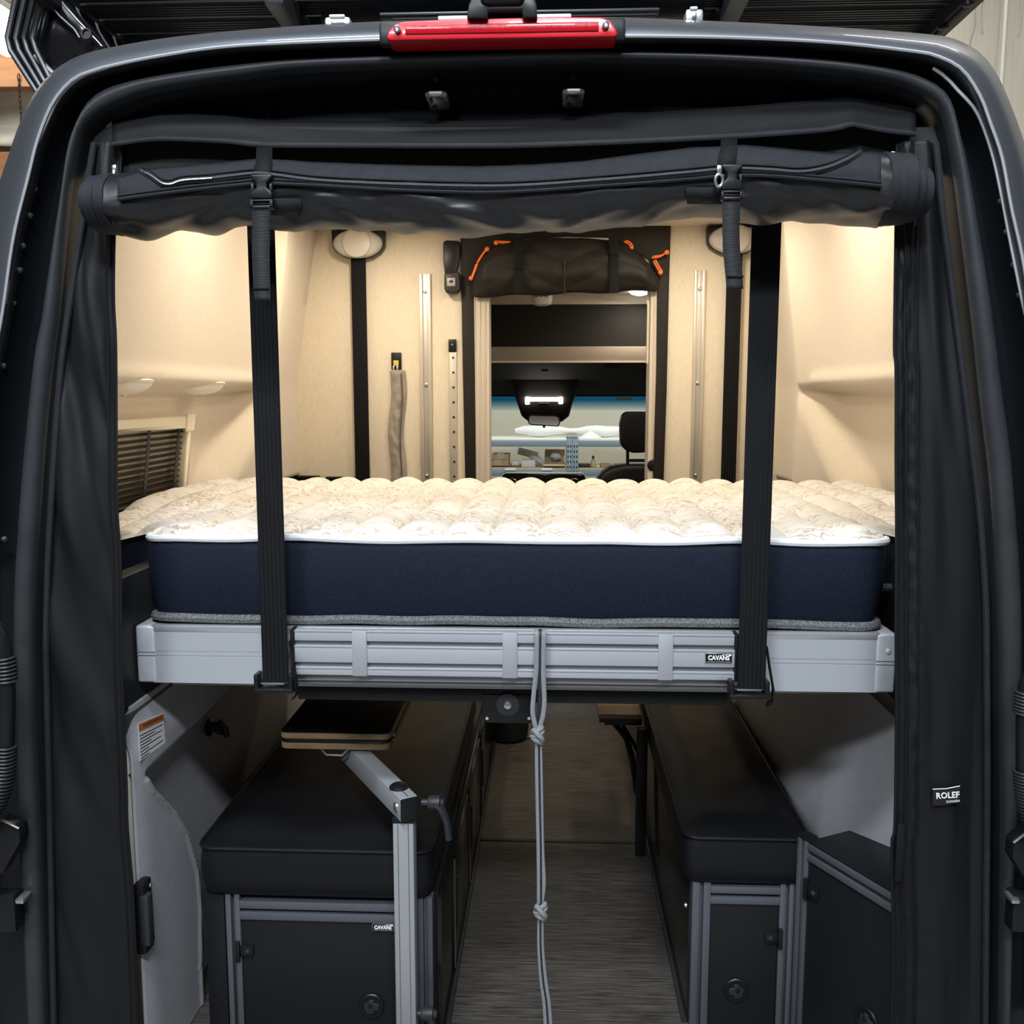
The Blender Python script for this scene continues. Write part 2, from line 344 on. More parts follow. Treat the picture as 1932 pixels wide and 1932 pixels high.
# lamp that glows at the left corner of the roof rack
lp = PY(2, 62, 5.6)
t = thing('shop_ceiling_lamp', 'glowing white shop lamp above the left corner of roof rack', 'lamp', lp)
MB().box(lp + Vector((0, 0, .06)), (.5, .9, .05)).build('housing', WHITEP, t, .01)
MB().box(lp, (.44, .84, .06)).build('diffuser', mat('shop_lamp_on', (1, 1, 1), .5, emit=((.92, .97, 1), 14)), t, .02)
cz = PY(38, 190, 6.53); cz.z = 3.95
t = thing('hanging_chain', 'thin dark chain hanging from the shop roof by insulation', 'chain', cz)
for i in range(13):
    q = cz + Vector((0, 0, -.045 * i)); k = i % 2
    MB().tube([q + Vector((.011 * math.cos(a) * (1 - k), .011 * math.cos(a) * k, .03 * math.sin(a))) for a in [2 * math.pi * j / 8 for j in range(8)]], .004, 4, closed=True).build('link', PLAS, t)

# shelving seen through the windscreen
def shelf_unit(x0, x1, lab):
    t = thing('shelving_unit', lab, 'shelf', ((x0 + x1) / 2, 6.7, -.62), 'steel shelving units ahead of the van')
    for x in (x0 + .025, x1 - .025):
        for y in (6.5, 7.05):
            p = MB().span((x - .025, y, -.62), (x + .025, y + .03, .90)).build('post', SHELFM, t, .003)
            if y < 6.6:
                for r in range(7):
                    for sx in (-.011, .011): MB().span((x + sx - .005, y - .002, .56 + r * .045), (x + sx + .005, y + .001, .58 + r * .045)).build('slot', PLAS, p)
    for z in (.885, .63, .30):
        MB().span((x0 + .05, 6.52, z), (x1 - .05, 7.06, z + .018)).build('shelf_board', CARD if z < .8 else WHITEP, t, .002)
        MB().span((x0 + .05, 6.5, z - .05), (x1 - .05, 6.52, z + .004)).build('beam', SHELFM, t, .003)
    return t
s1 = shelf_unit(-.98, .232, 'steel blue shelving unit left of centre through the windscreen')
s2 = shelf_unit(.235, 1.4, 'steel blue shelving unit right of centre through the windscreen')
for u, nmb in ((963, 0), (1032, 1)):
    p = PY(u, 885, 6.49); MB().box(p, (.095, .004, .02)).build('label_strip', LABELW, s1)
def crate(u0, v0, u1, v1, Y, d, lab, m=CARD):
    a = PY(u0, v0, Y); b = PY(u1, v1, Y); zb = .648
    t = thing('cardboard_box', lab, 'box', ((a.x + b.x) / 2, Y + d / 2, b.z))
    MB().span((a.x, Y, b.z), (b.x, Y + d, a.z)).build('carton', m, t, .004)
    MB().span(((a.x + b.x) / 2 - .03, Y - .002, b.z + .01), ((a.x + b.x) / 2 + .03, Y + d, a.z + .002)).build('tape', mat('tape', (.58, .44, .28), .3), t)
    return t
crate(918, 868, 960, 879.4, 6.62, .25, 'lower flat cardboard box on shelf behind windscreen, left end')
crate(928, 857, 960, 867.6, 6.62, .25, 'upper small cardboard box stacked on another on the shelf')
for lab, u, v, Y, r, rz, hl in (('white rolled foam tube leaning on the shelf clutter', 1009, 863, 6.86, .03, -.6, .08), ('white rolled foam tube lying across other foam, topmost', 996, 855, 6.96, .032, -.25, .09), ('pale rounded foam lump beside stacked cardboard boxes', 973, 874, 6.65, .024, 0, .03)):
    p = PY(u, v, Y); dx = Vector((math.cos(rz), 0, math.sin(rz)))
    tag(MB().tube([p - dx * (hl + .004), p - dx * hl, p, p + dx * hl, p + dx * (hl + .004)], [r * .6, r, r * 1.08, r, r * .6], 12).build('foam_tube', WRAP), lab, 'foam')
p = PY(999, 873, 6.6)
t = thing('white_carton', 'small white carton in front of foam tubes on shelf', 'box', (p.x, p.y, .648))
MB().span((p.x - .07, 6.6, .649), (p.x + .05, 6.75, .705)).build('carton', WRAP, t, .004); MB().span((p.x - .072, 6.598, .698), (p.x + .052, 6.752, .712)).build('lid', WHITEP, t, .003)
# open carton with flaps
p = PY(1046, 879, 6.6)
t = thing('open_carton', 'open cardboard box with folded flaps on shelf', 'box', (p.x, p.y, .648))
m = MB(); m.span((p.x - .09, 6.62, .649), (p.x + .09, 6.63, .69)); m.span((p.x - .09, 6.85, .649), (p.x + .09, 6.86, .71)); m.span((p.x - .09, 6.62, .649), (p.x - .082, 6.86, .70)); m.span((p.x + .082, 6.62, .649), (p.x + .09, 6.86, .70)); m.span((p.x - .09, 6.62, .649), (p.x + .09, 6.86, .655)); m.build('carton', CARD, t, .002)
MB().prism([(p.x - .09, 6.62, .69), (p.x + .09, 6.62, .69), (p.x + .10, 6.53, .665), (p.x - .10, 6.53, .665)], (0, 0, .005)).build('flap', CARD, t)
MB().prism([(p.x - .09, 6.86, .71), (p.x + .09, 6.86, .71), (p.x + .095, 6.90, .79), (p.x - .085, 6.90, .79)], (0, .005, 0)).build('flap', CARD, t)
q = MB().sphere((p.x + .01, 6.75, .735), (.05, .05, .03), 8, 12).build('plastic_bag', WRAP); tag(q, 'crumpled clear bag sticking out of open cardboard box', 'bag')
for i, vv in enumerate(q.data.vertices): vv.co += Vector((0, 0, .015 * noise.noise(vv.co * 40)))
p = PY(1119, 877, 6.62)
t = thing('bottle', 'small amber bottle with dark cap standing on shelf', 'bottle', (p.x, p.y, .648))
MB().lathe((p.x, p.y, .649), (0, 0, 1), [(.018, 0), (.022, .004), (.022, .05), (.017, .062), (.009, .068), (.009, .075)], 16).build('body', mat('amber', (.62, .50, .20), .3), t)
MB().lathe((p.x, p.y, .724), (0, 0, 1), [(.011, 0), (.011, .02), (.007, .028)], 12).build('cap', PLAS, t)
for u, wd_, h, m, lb in ((1100, .12, .03, PLASG, 'flat dark carton lying on shelf left of bottle'), (1128, .04, .022, WRAP, 'tiny white pack on shelf just right of bottle'), (1142, .08, .03, CARD, 'low brown carton on shelf between two white packs'), (1157, .04, .02, WRAP, 'tiny white pack on shelf near the headrest'), (1170, .08, .03, CARD, 'low brown carton on shelf half hidden by headrest')):
    p = PY(u, 877, 6.62)
    t = thing('small_pack', lb, 'pack', (p.x, p.y, .648)); MB().span((p.x - wd_ / 2, 6.60, .649), (p.x + wd_ / 2, 6.70, .649 + h)).build('carton', m, t, .004)
    MB().span((p.x - wd_ / 2 - .001, 6.599, .649 + h * .75), (p.x + wd_ / 2 + .001, 6.701, .650 + h)).build('lid', m, t, .002)
a = PY(970, 822, 6.62); b = PY(1215, 815, 6.62)
rl = MB().tube([(a.x + (b.x - a.x) * k / 14, 6.8 + .01 * math.sin(k), .96 + .006 * math.sin(k * 1.7)) for k in range(15)], [.02] + [.04 + .012 * math.sin(k * .9) for k in range(13)] + [.02], 14).build('wrapped_roll', WRAP); tag(rl, 'long white plastic wrapped roll lying on top of shelving', 'roll')
p = PY(1114, 826, 6.58); q = MB().loft([[p + Vector((.11 * (1 - h) * math.cos(2 * math.pi * k / 12), .05 * (1 - h) * math.sin(2 * math.pi * k / 12), h * .07 - .005)) for k in range(12)] for h in (0, .3, .6, .85, .99)], True, True).build('crumpled_wrap', WRAP); tag(q, 'crumpled white plastic heap in front of the wrapped roll', 'wrap')

# ================================================================== VAN BODY (rear frame)
van = thing('van', 'dark grey panel van with open rear end, seen from behind', 'van', (0, 0, 0))
OUT = [(-75, 2000), (-72, 1500), (-66, 1100), (-55, 800), (-30, 520), (0, 370), (30, 280), (62, 205), (100, 152), (150, 116), (200, 99), (300, 81), (400, 70), (600, 53), (740, 45), (966, 39), (1165, 38), (1400, 50), (1600, 61), (1750, 71), (1803, 82), (1850, 112), (1888, 172), (1932, 290), (1962, 420), (1985, 560), (2002, 800), (2015, 1100), (2020, 1500), (2020, 2000)]
LIP = [(-52, 2000), (-50, 1500), (-44, 1100), (-25, 780), (6, 599), (28, 450), (56, 335), (74, 264), (102, 196), (140, 152), (174, 137), (199, 129), (300, 108), (450, 88), (730, 76), (966, 72), (1166, 70), (1381, 73), (1566, 82), (1716, 98), (1766, 108), (1813, 133), (1847, 183), (1866, 233), (1888, 298), (1906, 394), (1931, 512), (1955, 700), (1972, 950), (1980, 1300), (1982, 2000)]
BEAD = [(-30, 2000), (-34, 1500), (-30, 1150), (-14, 900), (0, 772), (20, 635), (34, 560), (47, 450), (68, 351), (84, 301), (110, 240), (132, 196), (165, 163), (205, 146), (300, 123), (450, 102), (730, 87), (966, 84), (1166, 83), (1381, 87), (1566, 98), (1705, 118), (1765, 145), (1800, 180), (1833, 218), (1860, 289), (1878, 366), (1894, 450), (1916, 559), (1928, 620), (1945, 760), (1958, 1000), (1964, 1300), (1962, 2000)]
SEO = [(54, 2000), (50, 1932), (37, 1638), (30, 1400), (25, 1229), (26, 1106), (32, 1004), (41, 884), (51, 785), (65, 662), (78, 599), (102, 444), (118, 351), (130, 273), (146, 230), (168, 189), (199, 166), (240, 152), (300, 140), (450, 120), (600, 108), (966, 97), (1166, 95), (1381, 101), (1566, 112), (1680, 128), (1740, 145), (1779, 168), (1798, 199), (1813, 258), (1826, 307), (1841, 388), (1857, 484), (1875, 600), (1894, 748), (1908, 850), (1918, 970), (1926, 1072), (1930, 1209), (1926, 1400), (1913, 1700), (1904, 2000)]
SEI = [(89, 2000), (86, 1932), (75, 1638), (65, 1400), (61, 1209), (63, 1106), (72, 970), (82, 833), (92, 724), (102, 640), (108, 599), (124, 435), (133, 351), (146, 282), (160, 240), (190, 212), (222, 196), (300, 171), (450, 149), (600, 133), (966, 121), (1166, 118), (1381, 123), (1566, 138), (1680, 156), (1740, 178), (1773, 205), (1788, 248), (1804, 341), (1816, 435), (1835, 590), (1843, 662), (1856, 782), (1870, 902), (1880, 1038), (1887, 1209), (1890, 1400), (1891, 1600), (1886, 2000)]
NP = 260
def contour(pts, Y): return [PY(q.x, q.y, Y) for q in spline([(a, b, 0) for a, b in pts], NP)]
c_out, c_lip, c_bead, c_so, c_si = contour(OUT, .10), contour(LIP, 0), contour(BEAD, .035), contour(SEO, .03), contour(SEI, .03)
def mid(a, b, t, dy=0): return [p.lerp(q, t) + Vector((0, dy, 0)) for p, q in zip(a, b)]
def shift(c, dy): return [p + Vector((0, dy, 0)) for p in c]
wide = lambda c, k, dy: [Vector((p.x * k, p.y + dy, p.z)) for p in c]
MB().loft([wide(mid(c_out, c_lip, -.25), 1.16, .9), wide(mid(c_out, c_lip, -.18), 1.05, .25), c_out, mid(c_out, c_lip, .3, -.028), mid(c_out, c_lip, .65, -.022), mid(c_out, c_lip, .93, -.008), c_lip, mid(c_lip, c_bead, .10, .004), mid(c_lip, c_bead, .12, .02)]).build('rear_panel', PAINT, van, smooth=60, solid=.002)
MB().loft([mid(c_lip, c_bead, .06, .012), mid(c_lip, c_bead, .25, .02), mid(c_lip, c_bead, .8, .0), c_bead, mid(c_bead, c_so, .08, .022), mid(c_bead, c_so, .3, .035), mid(c_bead, c_so, .95, .035)]).build('door_channel', BLACKPAINT, van, smooth=50)
MB().tube(mid(c_lip, c_bead, .0, -.004), .0026, 6).build('lip_highlight', mat('lip_glint', (.42, .43, .45), .4, .4), van)  # pale tube: the bright highlight along the lip, put in as colour
MB().tube([p for k, p in enumerate(mid(c_bead, c_so, 0, -.034)) if k < 94], .0026, 6).build('channel_bead', mat('bead_glint', (.55, .56, .58), .4, .4), van)  # left bead coloured pale so its glint is painted in
MB().tube([p for k, p in enumerate(mid(c_bead, c_so, 0, -.018)) if k > 166], .0026, 6).build('channel_bead', mat('bead_glint', (.55, .56, .58), .4, .4), van)  # right bead, with the same painted glint
ring = []
for k in range(13):
    a = math.pi * k / 12; t_ = (1 - math.cos(a)) / 2
    ring.append(mid(c_so, c_si, t_, -.024 * math.sin(a) ** .8 + .012))
MB().loft(ring).build('weather_seal', RUBBER, van, smooth=70)
MB().loft([mid(c_so, c_si, 1, .01), mid(c_so, c_si, 1.25, .02), shift(mid(c_so, c_si, 1.3), .16)]).build('inner_jamb', PLAS, van, smooth=50)
# plug screws in the side channels
for u, v in ((66, 357), (57, 407), (44, 464), (38, 510), (26, 572), (7, 690), (9, 1017), (1888, 380), (1899, 438), (1912, 500), (1923, 557)):
    p = PY(u, v, .028); MB().lathe(p, (0, -1, 0), [(.0055, 0), (.0055, .003), (.003, .006), (.0005, .007)], 12).build('plug_screw', PLASG, van)
# striker loops on the header
for u in (823, 1082):
    v = 180 if u < 900 else 175
    p = PY(u, v, .035)
    o = MB().box(p + Vector((0, .048, .004)), (.036, .012, .026)).build('striker_plate', PLAS, van, .004)
    MB().tube([p + Vector((-.013, .03, 0)), p + Vector((-.013, -.002, 0)), p + Vector((-.009, -.006, 0)), p + Vector((.009, -.006, 0)), p + Vector((.013, -.002, 0)), p + Vector((.013, .03, 0))], .0048, 10).build('striker_loop', STEEL, van)
    MB().lathe(PY(u - 1, v - 30, .045), (0, -1, 0), [(.005, 0), (.004, .003), (0.0005, .004)], 10).build('plug_screw', PLAS, van)
# third brake light
bl = thing('brake_light', 'long red third brake light on the rear roof edge', 'light', PY(948, 70, -.02))
pl = [(729, 71), (733, 58), (745, 45), (760, 40), (850, 36), (948, 33), (1050, 31), (1135, 32), (1150, 37), (1162, 55), (1165, 66), (1160, 69), (948, 72), (735, 76)]
MB().prism([PY(u, v, -.033) for u, v in pl], (0, .05, 0)).build('lens', RED, bl, .004, 3)
MB().pbox(764, 43, 1130, 61, -.0355, .004).build('ribbed_window', REDD, bl, .0015)
for u, v in ((749, 55), (1143, 47)): MB().lathe(PY(u, v, -.036), (0, -1, 0), [(.0055, -.002), (.0055, .003), (.0035, .004), (.002, .002)], 14).build('screw', STEEL, bl)
MB().pbox(715, 36, 1180, 80, -.012, .02).build('base_gasket', PLAS, bl, .004)
# camera bracket above brake light
cb = thing('camera_bracket', 'black arched bracket standing over the red brake light', 'bracket', PY(948, 34, 0))
ar = [(880, 34), (884, 8), (894, -14), (1003, -16), (1012, 6), (1014, 33), (986, 33), (984, 19), (922, 20), (920, 34)]
MB().prism([PY(u, v, -.045) for u, v in ar], (0, .035, 0)).build('arch', PLAS, cb, .003)
MB().pbox(905, -30, 990, 6, -.055, .12).build('camera_housing', PLAS, cb, .01, 3)
MB().pbox(826, 27, 1078, 36, .03, .04).build('mount_plate', ALUC, cb, .002)
# silver clamps at the roof edge
for u0, v0, u1, v1, lb in ((612, 26, 660, 50, 'silver clamp block on roof edge left of brake light'), (1294, 11, 1327, 38, 'silver clamp block on roof edge right of brake light')):
    p = PY((u0 + u1) / 2, v1, .06); t = thing('roof_clamp', lb, 'clamp', p, 'silver clamps on the roof edge')
    MB().pbox(u0, v0 + 5, u1, v1 + 3, .06, .05).build('block', ALUB, t, .004); MB().pbox(u0 + 8, v0, u1 - 10, v0 + 6, .055, .05).build('cap', WHITEP, t, .003)
    MB().pbox(u0 + 12, v0 + 11, u1 - 12, v1 - 4, .056, .006).build('screw_plate', STEEL, t, .002)
# ---------------- roof rack
rk = thing('roof_rack', 'black slatted aluminium roof rack above the van roof', 'roof rack', (0, .9, 1.98))
RZ = 2.10; SLAT = mat('rack_black', (.034, .035, .039), .34, .3)
for k in range(7):
    y0 = .435 + k * .083
    m = MB()
    m.span((-.94, y0, RZ), (.90, y0 + .066, RZ + .018))
    for j in range(5): m.span((-.94, y0 + .004 + j * .0125, RZ - .004), (.90, y0 + .009 + j * .0125, RZ + .001))
    m.build('slat', SLAT, rk)
MB().span((-.94, .95, RZ + .012), (.9, 2.1, RZ + .018)).build('deck', SLAT, rk)
for x in (-.965, .915):
    m = MB(); m.span((x - .02, .30, RZ - .03), (x + .02, 2.1, RZ + .03)); m.span((x - .012, .3, RZ - .036), (x + .004, 2.1, RZ - .029)); m.build('side_rail', mat('rail_black', (.03, .031, .034), .35, .4), rk, .003)
    for y in (.50, .62, .74): MB().lathe((x + (.012 if x < 0 else -.012), y, RZ - .032), (0, 0, -1), [(.011, 0), (.011, .006), (.006, .008)], 12).build('bolt', PLAS, rk)
for x in (-.49, .43):
    MB().span((x - .02, .40, RZ - .05), (x + .02, 1.9, RZ - .004)).build('cross_support', SLAT, rk, .004)
    MB().lathe((x + .03, .62, RZ - .03), (0, -1, 0), [(.008, 0), (.008, .012), (.003, .016)], 10).build('bolt', STEEL, rk)
MB().pbox(715, 18, 1245, 25, .42, .03).build('front_spar', mat('spar_grey', (.05, .052, .056), .35, .4), rk, .003)
m = MB().pbox(605, 5, 1330, 34, .55, .02).build('fairing', SLAT, rk, .003)
MB().pbox(740, 29, 1240, 33, .40, .012).build('tube', SLAT, rk, .004)
# awning case left of rack
aw = thing('awning_case', 'black ribbed awning case hanging beside the left roof rack rail', 'awning', PY(90, 150, .35))
prof = [(26, -10), (12, 78), (70, 180), (120, 158), (180, 98), (205, 92), (150, 30), (118, -10)]
MB().prism([PY(u, v, .45) for u, v in prof], (0, 1.4, .02)).build('case_body', GLOSS, aw, .012, 3)
for i in range(4):
    o_ = i * 17
    MB().tube([PY(u, v, .445 - .006 * i) for u, v in ((32 + o_, -12), (14 + o_ * .92, 72), (20 + o_ * .95, 96), (78 + o_ * .55, 186 - o_ * .28))], .0062, 8).build('rib', SLAT, aw)
MB().tube([PY(u, v, .44) for u, v in ((97, 12), (112, 30), (140, 55), (150, 71))], .002, 6).build('edge_trim', ALUG, aw)
MB().lathe(PY(165, 65, .43), (0, -1, 0), [(.011, 0), (.011, .006), (.008, .006), (.008, .002)], 16).build('round_plug', PLAS, aw)
MB().tube([PY(66, 106, .43), PY(102, 141, .43)], .006, 8).build('lower_lip', ALUG, aw)
# door wiring boots and check arms at the frame edges
def boot(pts, lab, Y):
    P = spline([PY(u, v, Y) for u, v in pts], 60)
    t = thing('wiring_boot', lab, 'hose', P[-1])
    MB().tube(P, .014, 14).build('sleeve', PLAS, t)
    for i, p in enumerate(P):
        if 12 <= i <= 18 or 36 <= i <= 56:
            d = (P[min(i + 1, 59)] - P[i - 1]).normalized(); e = d.cross(Vector((0, 1, 0))).normalized(); g = e.cross(d)
            MB().tube([p + (e * math.cos(a) + g * math.sin(a)) * .0165 for a in [2 * math.pi * j / 16 for j in range(16)]], .0024, 6, closed=True).build('corrugation', PLASG, t)
boot([(-30, 1165), (-8, 1190), (6, 1230), (12, 1300), (10, 1400), (5, 1470), (-12, 1520), (-40, 1545)], 'black corrugated wiring boot at the left door post', -.06)
boot([(1975, 1240), (1945, 1280), (1936, 1320), (1934, 1400), (1936, 1480), (1948, 1540), (1980, 1580)], 'black corrugated wiring boot at the right door post', -.06)
for sgn, lab in ((-1, 'black rear door check arm with bright edge at left post'), (1, 'black rear door check arm with bright edge at right post')):
    t = thing('door_check_arm', lab, 'door hinge', PY(5 if sgn < 0 else 1925, 1640, -.03), 'rear door hinges')
    pts = [(-40, 1530), (2, 1546), (36, 1563), (38, 1590), (5, 1648), (-40, 1660)] if sgn < 0 else [(1975, 1560), (1935, 1572), (1912, 1590), (1910, 1620), (1935, 1660), (1975, 1670)]
    MB().prism([PY(u, v, -.03) for u, v in pts], (0, .03, 0)).build('bracket', PLAS, t, .004)
    MB().tube([PY(u, v, -.033) for u, v in pts[1:3]], .0022, 6).build('bright_edge', STEEL, t)
    u0 = 28 if sgn < 0 else 1909
    MB().pbox(u0, 1697, u0 + 16, 1706, -.02, .03).build('pin', STEEL, t, .002)
    MB().pbox(u0 - 40 if sgn < 0 else u0 + 2, 1690, u0 if sgn < 0 else u0 + 40, 1760, -.012, .03).build('hinge_leaf', PLAS, t, .003)

# ================================================================== VAN INTERIOR SHELL
struct(MB().span((-.80, .28, 1.885), (.80, 2.0, 1.895)).build('ceiling', BEIGE, smooth=0))
fl = struct(MB().span((-.95, -.02, FZ - .05), (.95, 3.3, FZ)).build('floor', FLOORM, smooth=0))
MB().span((-.165, 1.125, FZ - .001), (.36, 1.14, FZ + .0025)).build('floor_seam', PLAS, fl)
def wallx(sg):
    def fn(a, b):
        y = .10 + 1.87 * a; z = .93 + (min(1.885, 1.60 + (y - .08) * 1.6) - .93) * b
        base = .885 - (z - 1.31) * .14 if z > 1.31 else .885 + .13 * (1.31 - z) * (1 - sstep(1.2, 1.6, y))
        rec = .085 * (1 - sstep(1.285, 1.315, z)) * (1 - sstep(1.16 + (z - 1.05) * 1.15, 1.36 + (z - 1.05) * 1.15, y) * sstep(.955, .985, z))
        near = sstep(.22, .42, y); rec *= near
        if z < 1.31: base = .885 + (base - .885) * near
        bul = .012 * math.exp(-((z - 1.325) / .02) ** 2) * (1 - sstep(1.40, 1.5, y))
        rib = .018 * math.exp(-((y - (1.52 + (1.9 - z) * .06)) / .05) ** 2)
        return Vector((sg * (base + rec - bul - rib + .012 * sstep(1.6, 1.75, y)), y, z))
    return fn
for sg, nm in ((-1, 'wall_left'), (1, 'wall_right')):
    struct(MB().grid(wallx(sg), 120, 110).build(nm, BEIGE, smooth=80, solid=.006))
# trim pillars beside bulkhead
def pillar(inn, out, lab, scr, Y):
    N = 24; a = [PY(q.x, q.y, Y) for q in spline([(u, v, 0) for u, v in inn], N)]; b = [PY(q.x, q.y, Y - .06) for q in spline([(u, v, 0) for u, v in out], N)]
    o = struct(MB().loft([[p + Vector((0, .06, 0)) for p in a], a, [p.lerp(q, .12) + Vector((0, -.012, 0)) for p, q in zip(a, b)], [p.lerp(q, .5) + Vector((0, -.022, 0)) for p, q in zip(a, b)], [p.lerp(q, .88) + Vector((0, -.012, 0)) for p, q in zip(a, b)], b, [p + Vector((0, .06, 0)) for p in b]]).build(lab, BEIGE2, smooth=40))
    for u, v in scr: MB().lathe(PY(u, v, Y - .05), (0, -1, 0), [(.010, 0), (.010, .003), (.007, .004), (.006, .002), (.0005, .002)], 16).build('screw_cap', BEIGE2, o)
pillar([(593, 425), (584, 480), (570, 580), (556, 670), (538, 780), (520, 910)], [(548, 425), (542, 500), (533, 580), (524, 670), (510, 780), (496, 910)], 'trim_1', ((570, 478), (538, 640)), 1.90)
pillar([(1464, 425), (1468, 500), (1475, 600), (1485, 720), (1499, 910)], [(1476, 425), (1490, 500), (1497, 600), (1506, 720), (1524, 910)], 'trim_2', ((1483, 639), (1501, 806)), 1.90)
# window with blind on the left wall
wn = struct(bpy.data.objects.new('window_1', None)); COL.objects.link(wn); wn.location = (-.965, .85, 1.12); wn['label'] = 'cream framed side window with dark louvre blind'
X0 = -.958
y0, y1, z0, z1 = .52, 1.055, .98, 1.222
fr = MB(); fr.span((X0 - .03, y0, z1 - .028), (X0 + .012, y1, z1)); fr.span((X0 - .03, y1 - .022, z0), (X0 + .012, y1, z1 - .028)); fr.span((X0 - .03, y0, z0), (X0 + .012, y0 + .022, z1 - .028)); fr.span((X0 - .03, y0, z0 - .02), (X0 + .012, y1, z0))
fr.build('window_frame', CREAMP, wn, .006, 3)
MB().box((X0 + .012, y1 - .020, z1 - .018), (.012, .056, .052)).build('corner_cover', CREAMP, wn, .008, 3)
MB().span((X0 - .028, y0 + .01, z0), (X0 - .024, y1 - .01, z1 - .02)).build('pane', WINGL, wn)
MB().span((X0 - .034, y0 + .01, z0), (X0 - .030, y1 - .01, z1 - .02)).build('night_backing', GLOSS, wn)
for k in range(14):
    z = z1 - .042 - k * .0155
    MB().box((X0 - .006, (y0 + y1) / 2, z), (.014, y1 - y0 - .05, .0014), Matrix.Rotation(.5, 3, 'Y')).build('blind_slat', mat('blind_dark', (.010, .0095, .009), .25), wn)
for y in (.80, .99): MB().span((X0 - .003, y, z0), (X0 - .001, y + .018, z1 - .03)).build('ladder_tape', PLASG, wn)
for o in wn.children:                    # the window leans outwards with the wall
    for v in o.data.vertices: v.co.x -= (1.222 - v.co.z) * .13
# little dome lights under the ledge
for y, lb in ((.60, 'cream half-dome light under left wall ledge, nearer the opening'), (1.08, 'cream half-dome light under left wall ledge, farther in')):
    t = thing('dome_light', lb, 'light', (-.925, y, 1.275), 'dome lights under the ledge')
    MB().sphere((-.93, y, 1.310), (.055, .105, .030), 10, 24).build('lens', LEDD, t)
    MB().sphere((-.93, y, 1.314), (.062, .115, .016), 8, 28).build('bezel', CREAMP, t); MB().box((-.93, y, 1.280), (.012, .014, .006)).build('switch', CREAMP, t, .002)

# ---------------- bulkhead with doorway
BY = 1.95
bh = struct(bpy.data.objects.new('wall_front', None)); COL.objects.link(bh); bh.location = (0, BY, 0); bh['label'] = 'beige fabric bulkhead panels with a doorway into the cab'
MB().span((-1.05, BY, FZ), (-.235, BY + .04, 1.90)).build('panel', BEIGEF, bh, .003)
MB().span((.455, BY, FZ), (1.05, BY + .04, 1.90)).build('panel', BEIGEF, bh, .003)
MB().span((-.235, BY, 1.70), (.455, BY + .04, 1.90)).build('header_panel', BEIGEF, bh, .003)
for a, b, nm in ((-.238, -.170, 'door_post'), (.421, .458, 'door_post')):
    m = MB(); m.span((a, BY - .004, FZ), (b, BY + .11, 1.70))
    for k in range(3): m.span((a + .012 + k * (b - a) * .28, BY - .009, FZ), (a + .018 + k * (b - a) * .28, BY, 1.69))
    m.build(nm, BEIGE2, bh, .003)
MB().pbox(1221, 548, 1226, 686, BY + .02, .03).build('edge_trim', CREAMP, bh, .002)
MB().lathe(PY(1232, 878, BY - .006), (0, -1, 0), [(.022, 0), (.022, .003), (.018, .005)], 20).build('round_grommet', PLAS, bh)
MB().span((-1.0, BY - .008, .905), (1.0, BY, .94)).build('lower_batten', BEIGE2, bh, .003)
st = MB().span((-.168, 1.97, FZ), (-.012, 2.2, .20)).build('cab_step_box', BEIGE2, bevel=.008); tag(st, 'low beige box on floor at left of cab doorway', 'box')
bn = thing('floor_bin', 'black rounded mesh bin on floor by the beige box', 'bin', PZ(960, 1384, FZ) - Vector((0, .10, 0)))
pb = PZ(960, 1384, FZ) - Vector((0, .10, 0))
MB().lathe(pb + Vector((0, .06, 0)), (0, 0, 1), [(.066, 0), (.078, .012), (.082, .05), (.083, .12)], 24).build('body', mat('black_mesh', (.01, .01, .011), .7, bump=(500, .8)), bn)
MB().tube([pb + Vector((.084 * math.cos(a), .06 + .084 * math.sin(a), .12)) for a in [2 * math.pi * j / 24 for j in range(24)]], .005, 6, closed=True).build('rim', PLAS, bn)
# fabric door surround with the rolled flap
dc = thing('door_curtain', 'dark brown nylon door surround with rolled up flap and orange cords', 'curtain', (.12, BY - .03, .9))
def strip(pl, Y, d, m, nm, parent, bev=.003): return MB().prism([PY(u, v, Y) for u, v in pl], (0, d, 0)).build(nm, m, parent, bev)
strip([(868, 420), (893, 420), (894, 560), (896, 700), (898, 915), (878, 915), (873, 700)], BY - .012, .008, BROWNF, 'side_strip', dc)
strip([(1240, 545), (1242, 480), (1266, 420), (1262, 560), (1258, 740), (1252, 915), (1232, 915), (1238, 700)], BY - .012, .008, BROWNF, 'side_strip', dc)
strip([(868, 415), (1266, 415), (1260, 520), (1238, 530), (1225, 490), (1180, 462), (1150, 452), (1066, 449), (990, 454), (940, 470), (905, 500), (893, 540), (870, 540)], BY - .013, .008, BROWNF, 'header', dc)
strip([(986, 452), (1066, 447), (1150, 449), (1149, 456), (1066, 452), (986, 459)], BY - .016, .004, WHITEP, 'light_gap_backing', dc)
def flap(a, b):
    u = 891 + 350 * a; s = (u - 891) / 350
    top = 456 + 52 * max(0, 1 - s / .22) ** 2 + 70 * max(0, (s - .75) / .25) ** 2 + (-5 * math.exp(-((s - .5) / .2) ** 2)); bot = 557 + 2 * (1 - s) - 10 * s + 2 * math.sin(s * 20)
    v = top + (bot - top) * b; p = PY(u, v, BY - .03)
    fold = .010 * abs(math.sin(5 * (abs(s - .5) * 2.2 + b * 1.3))) * math.exp(-((s - .5) / .28) ** 2) + .008 * noise.noise((s * 9, b * 5, 1))
    return p + Vector((0, -.055 * math.sin(math.pi * min(1, max(0, b))) ** .6 * min(1, s * 14, (1 - s) * 14) - fold, 0))
fo = MB().grid(flap, 90, 40).build('rolled_flap', BROWNF, dc, smooth=80, solid=.008)
strip([(1064.5, 480), (1066.5, 480), (1066.5, 556), (1064.5, 556)], BY - .099, .006, PLAS, 'centre_seam', dc, 0)
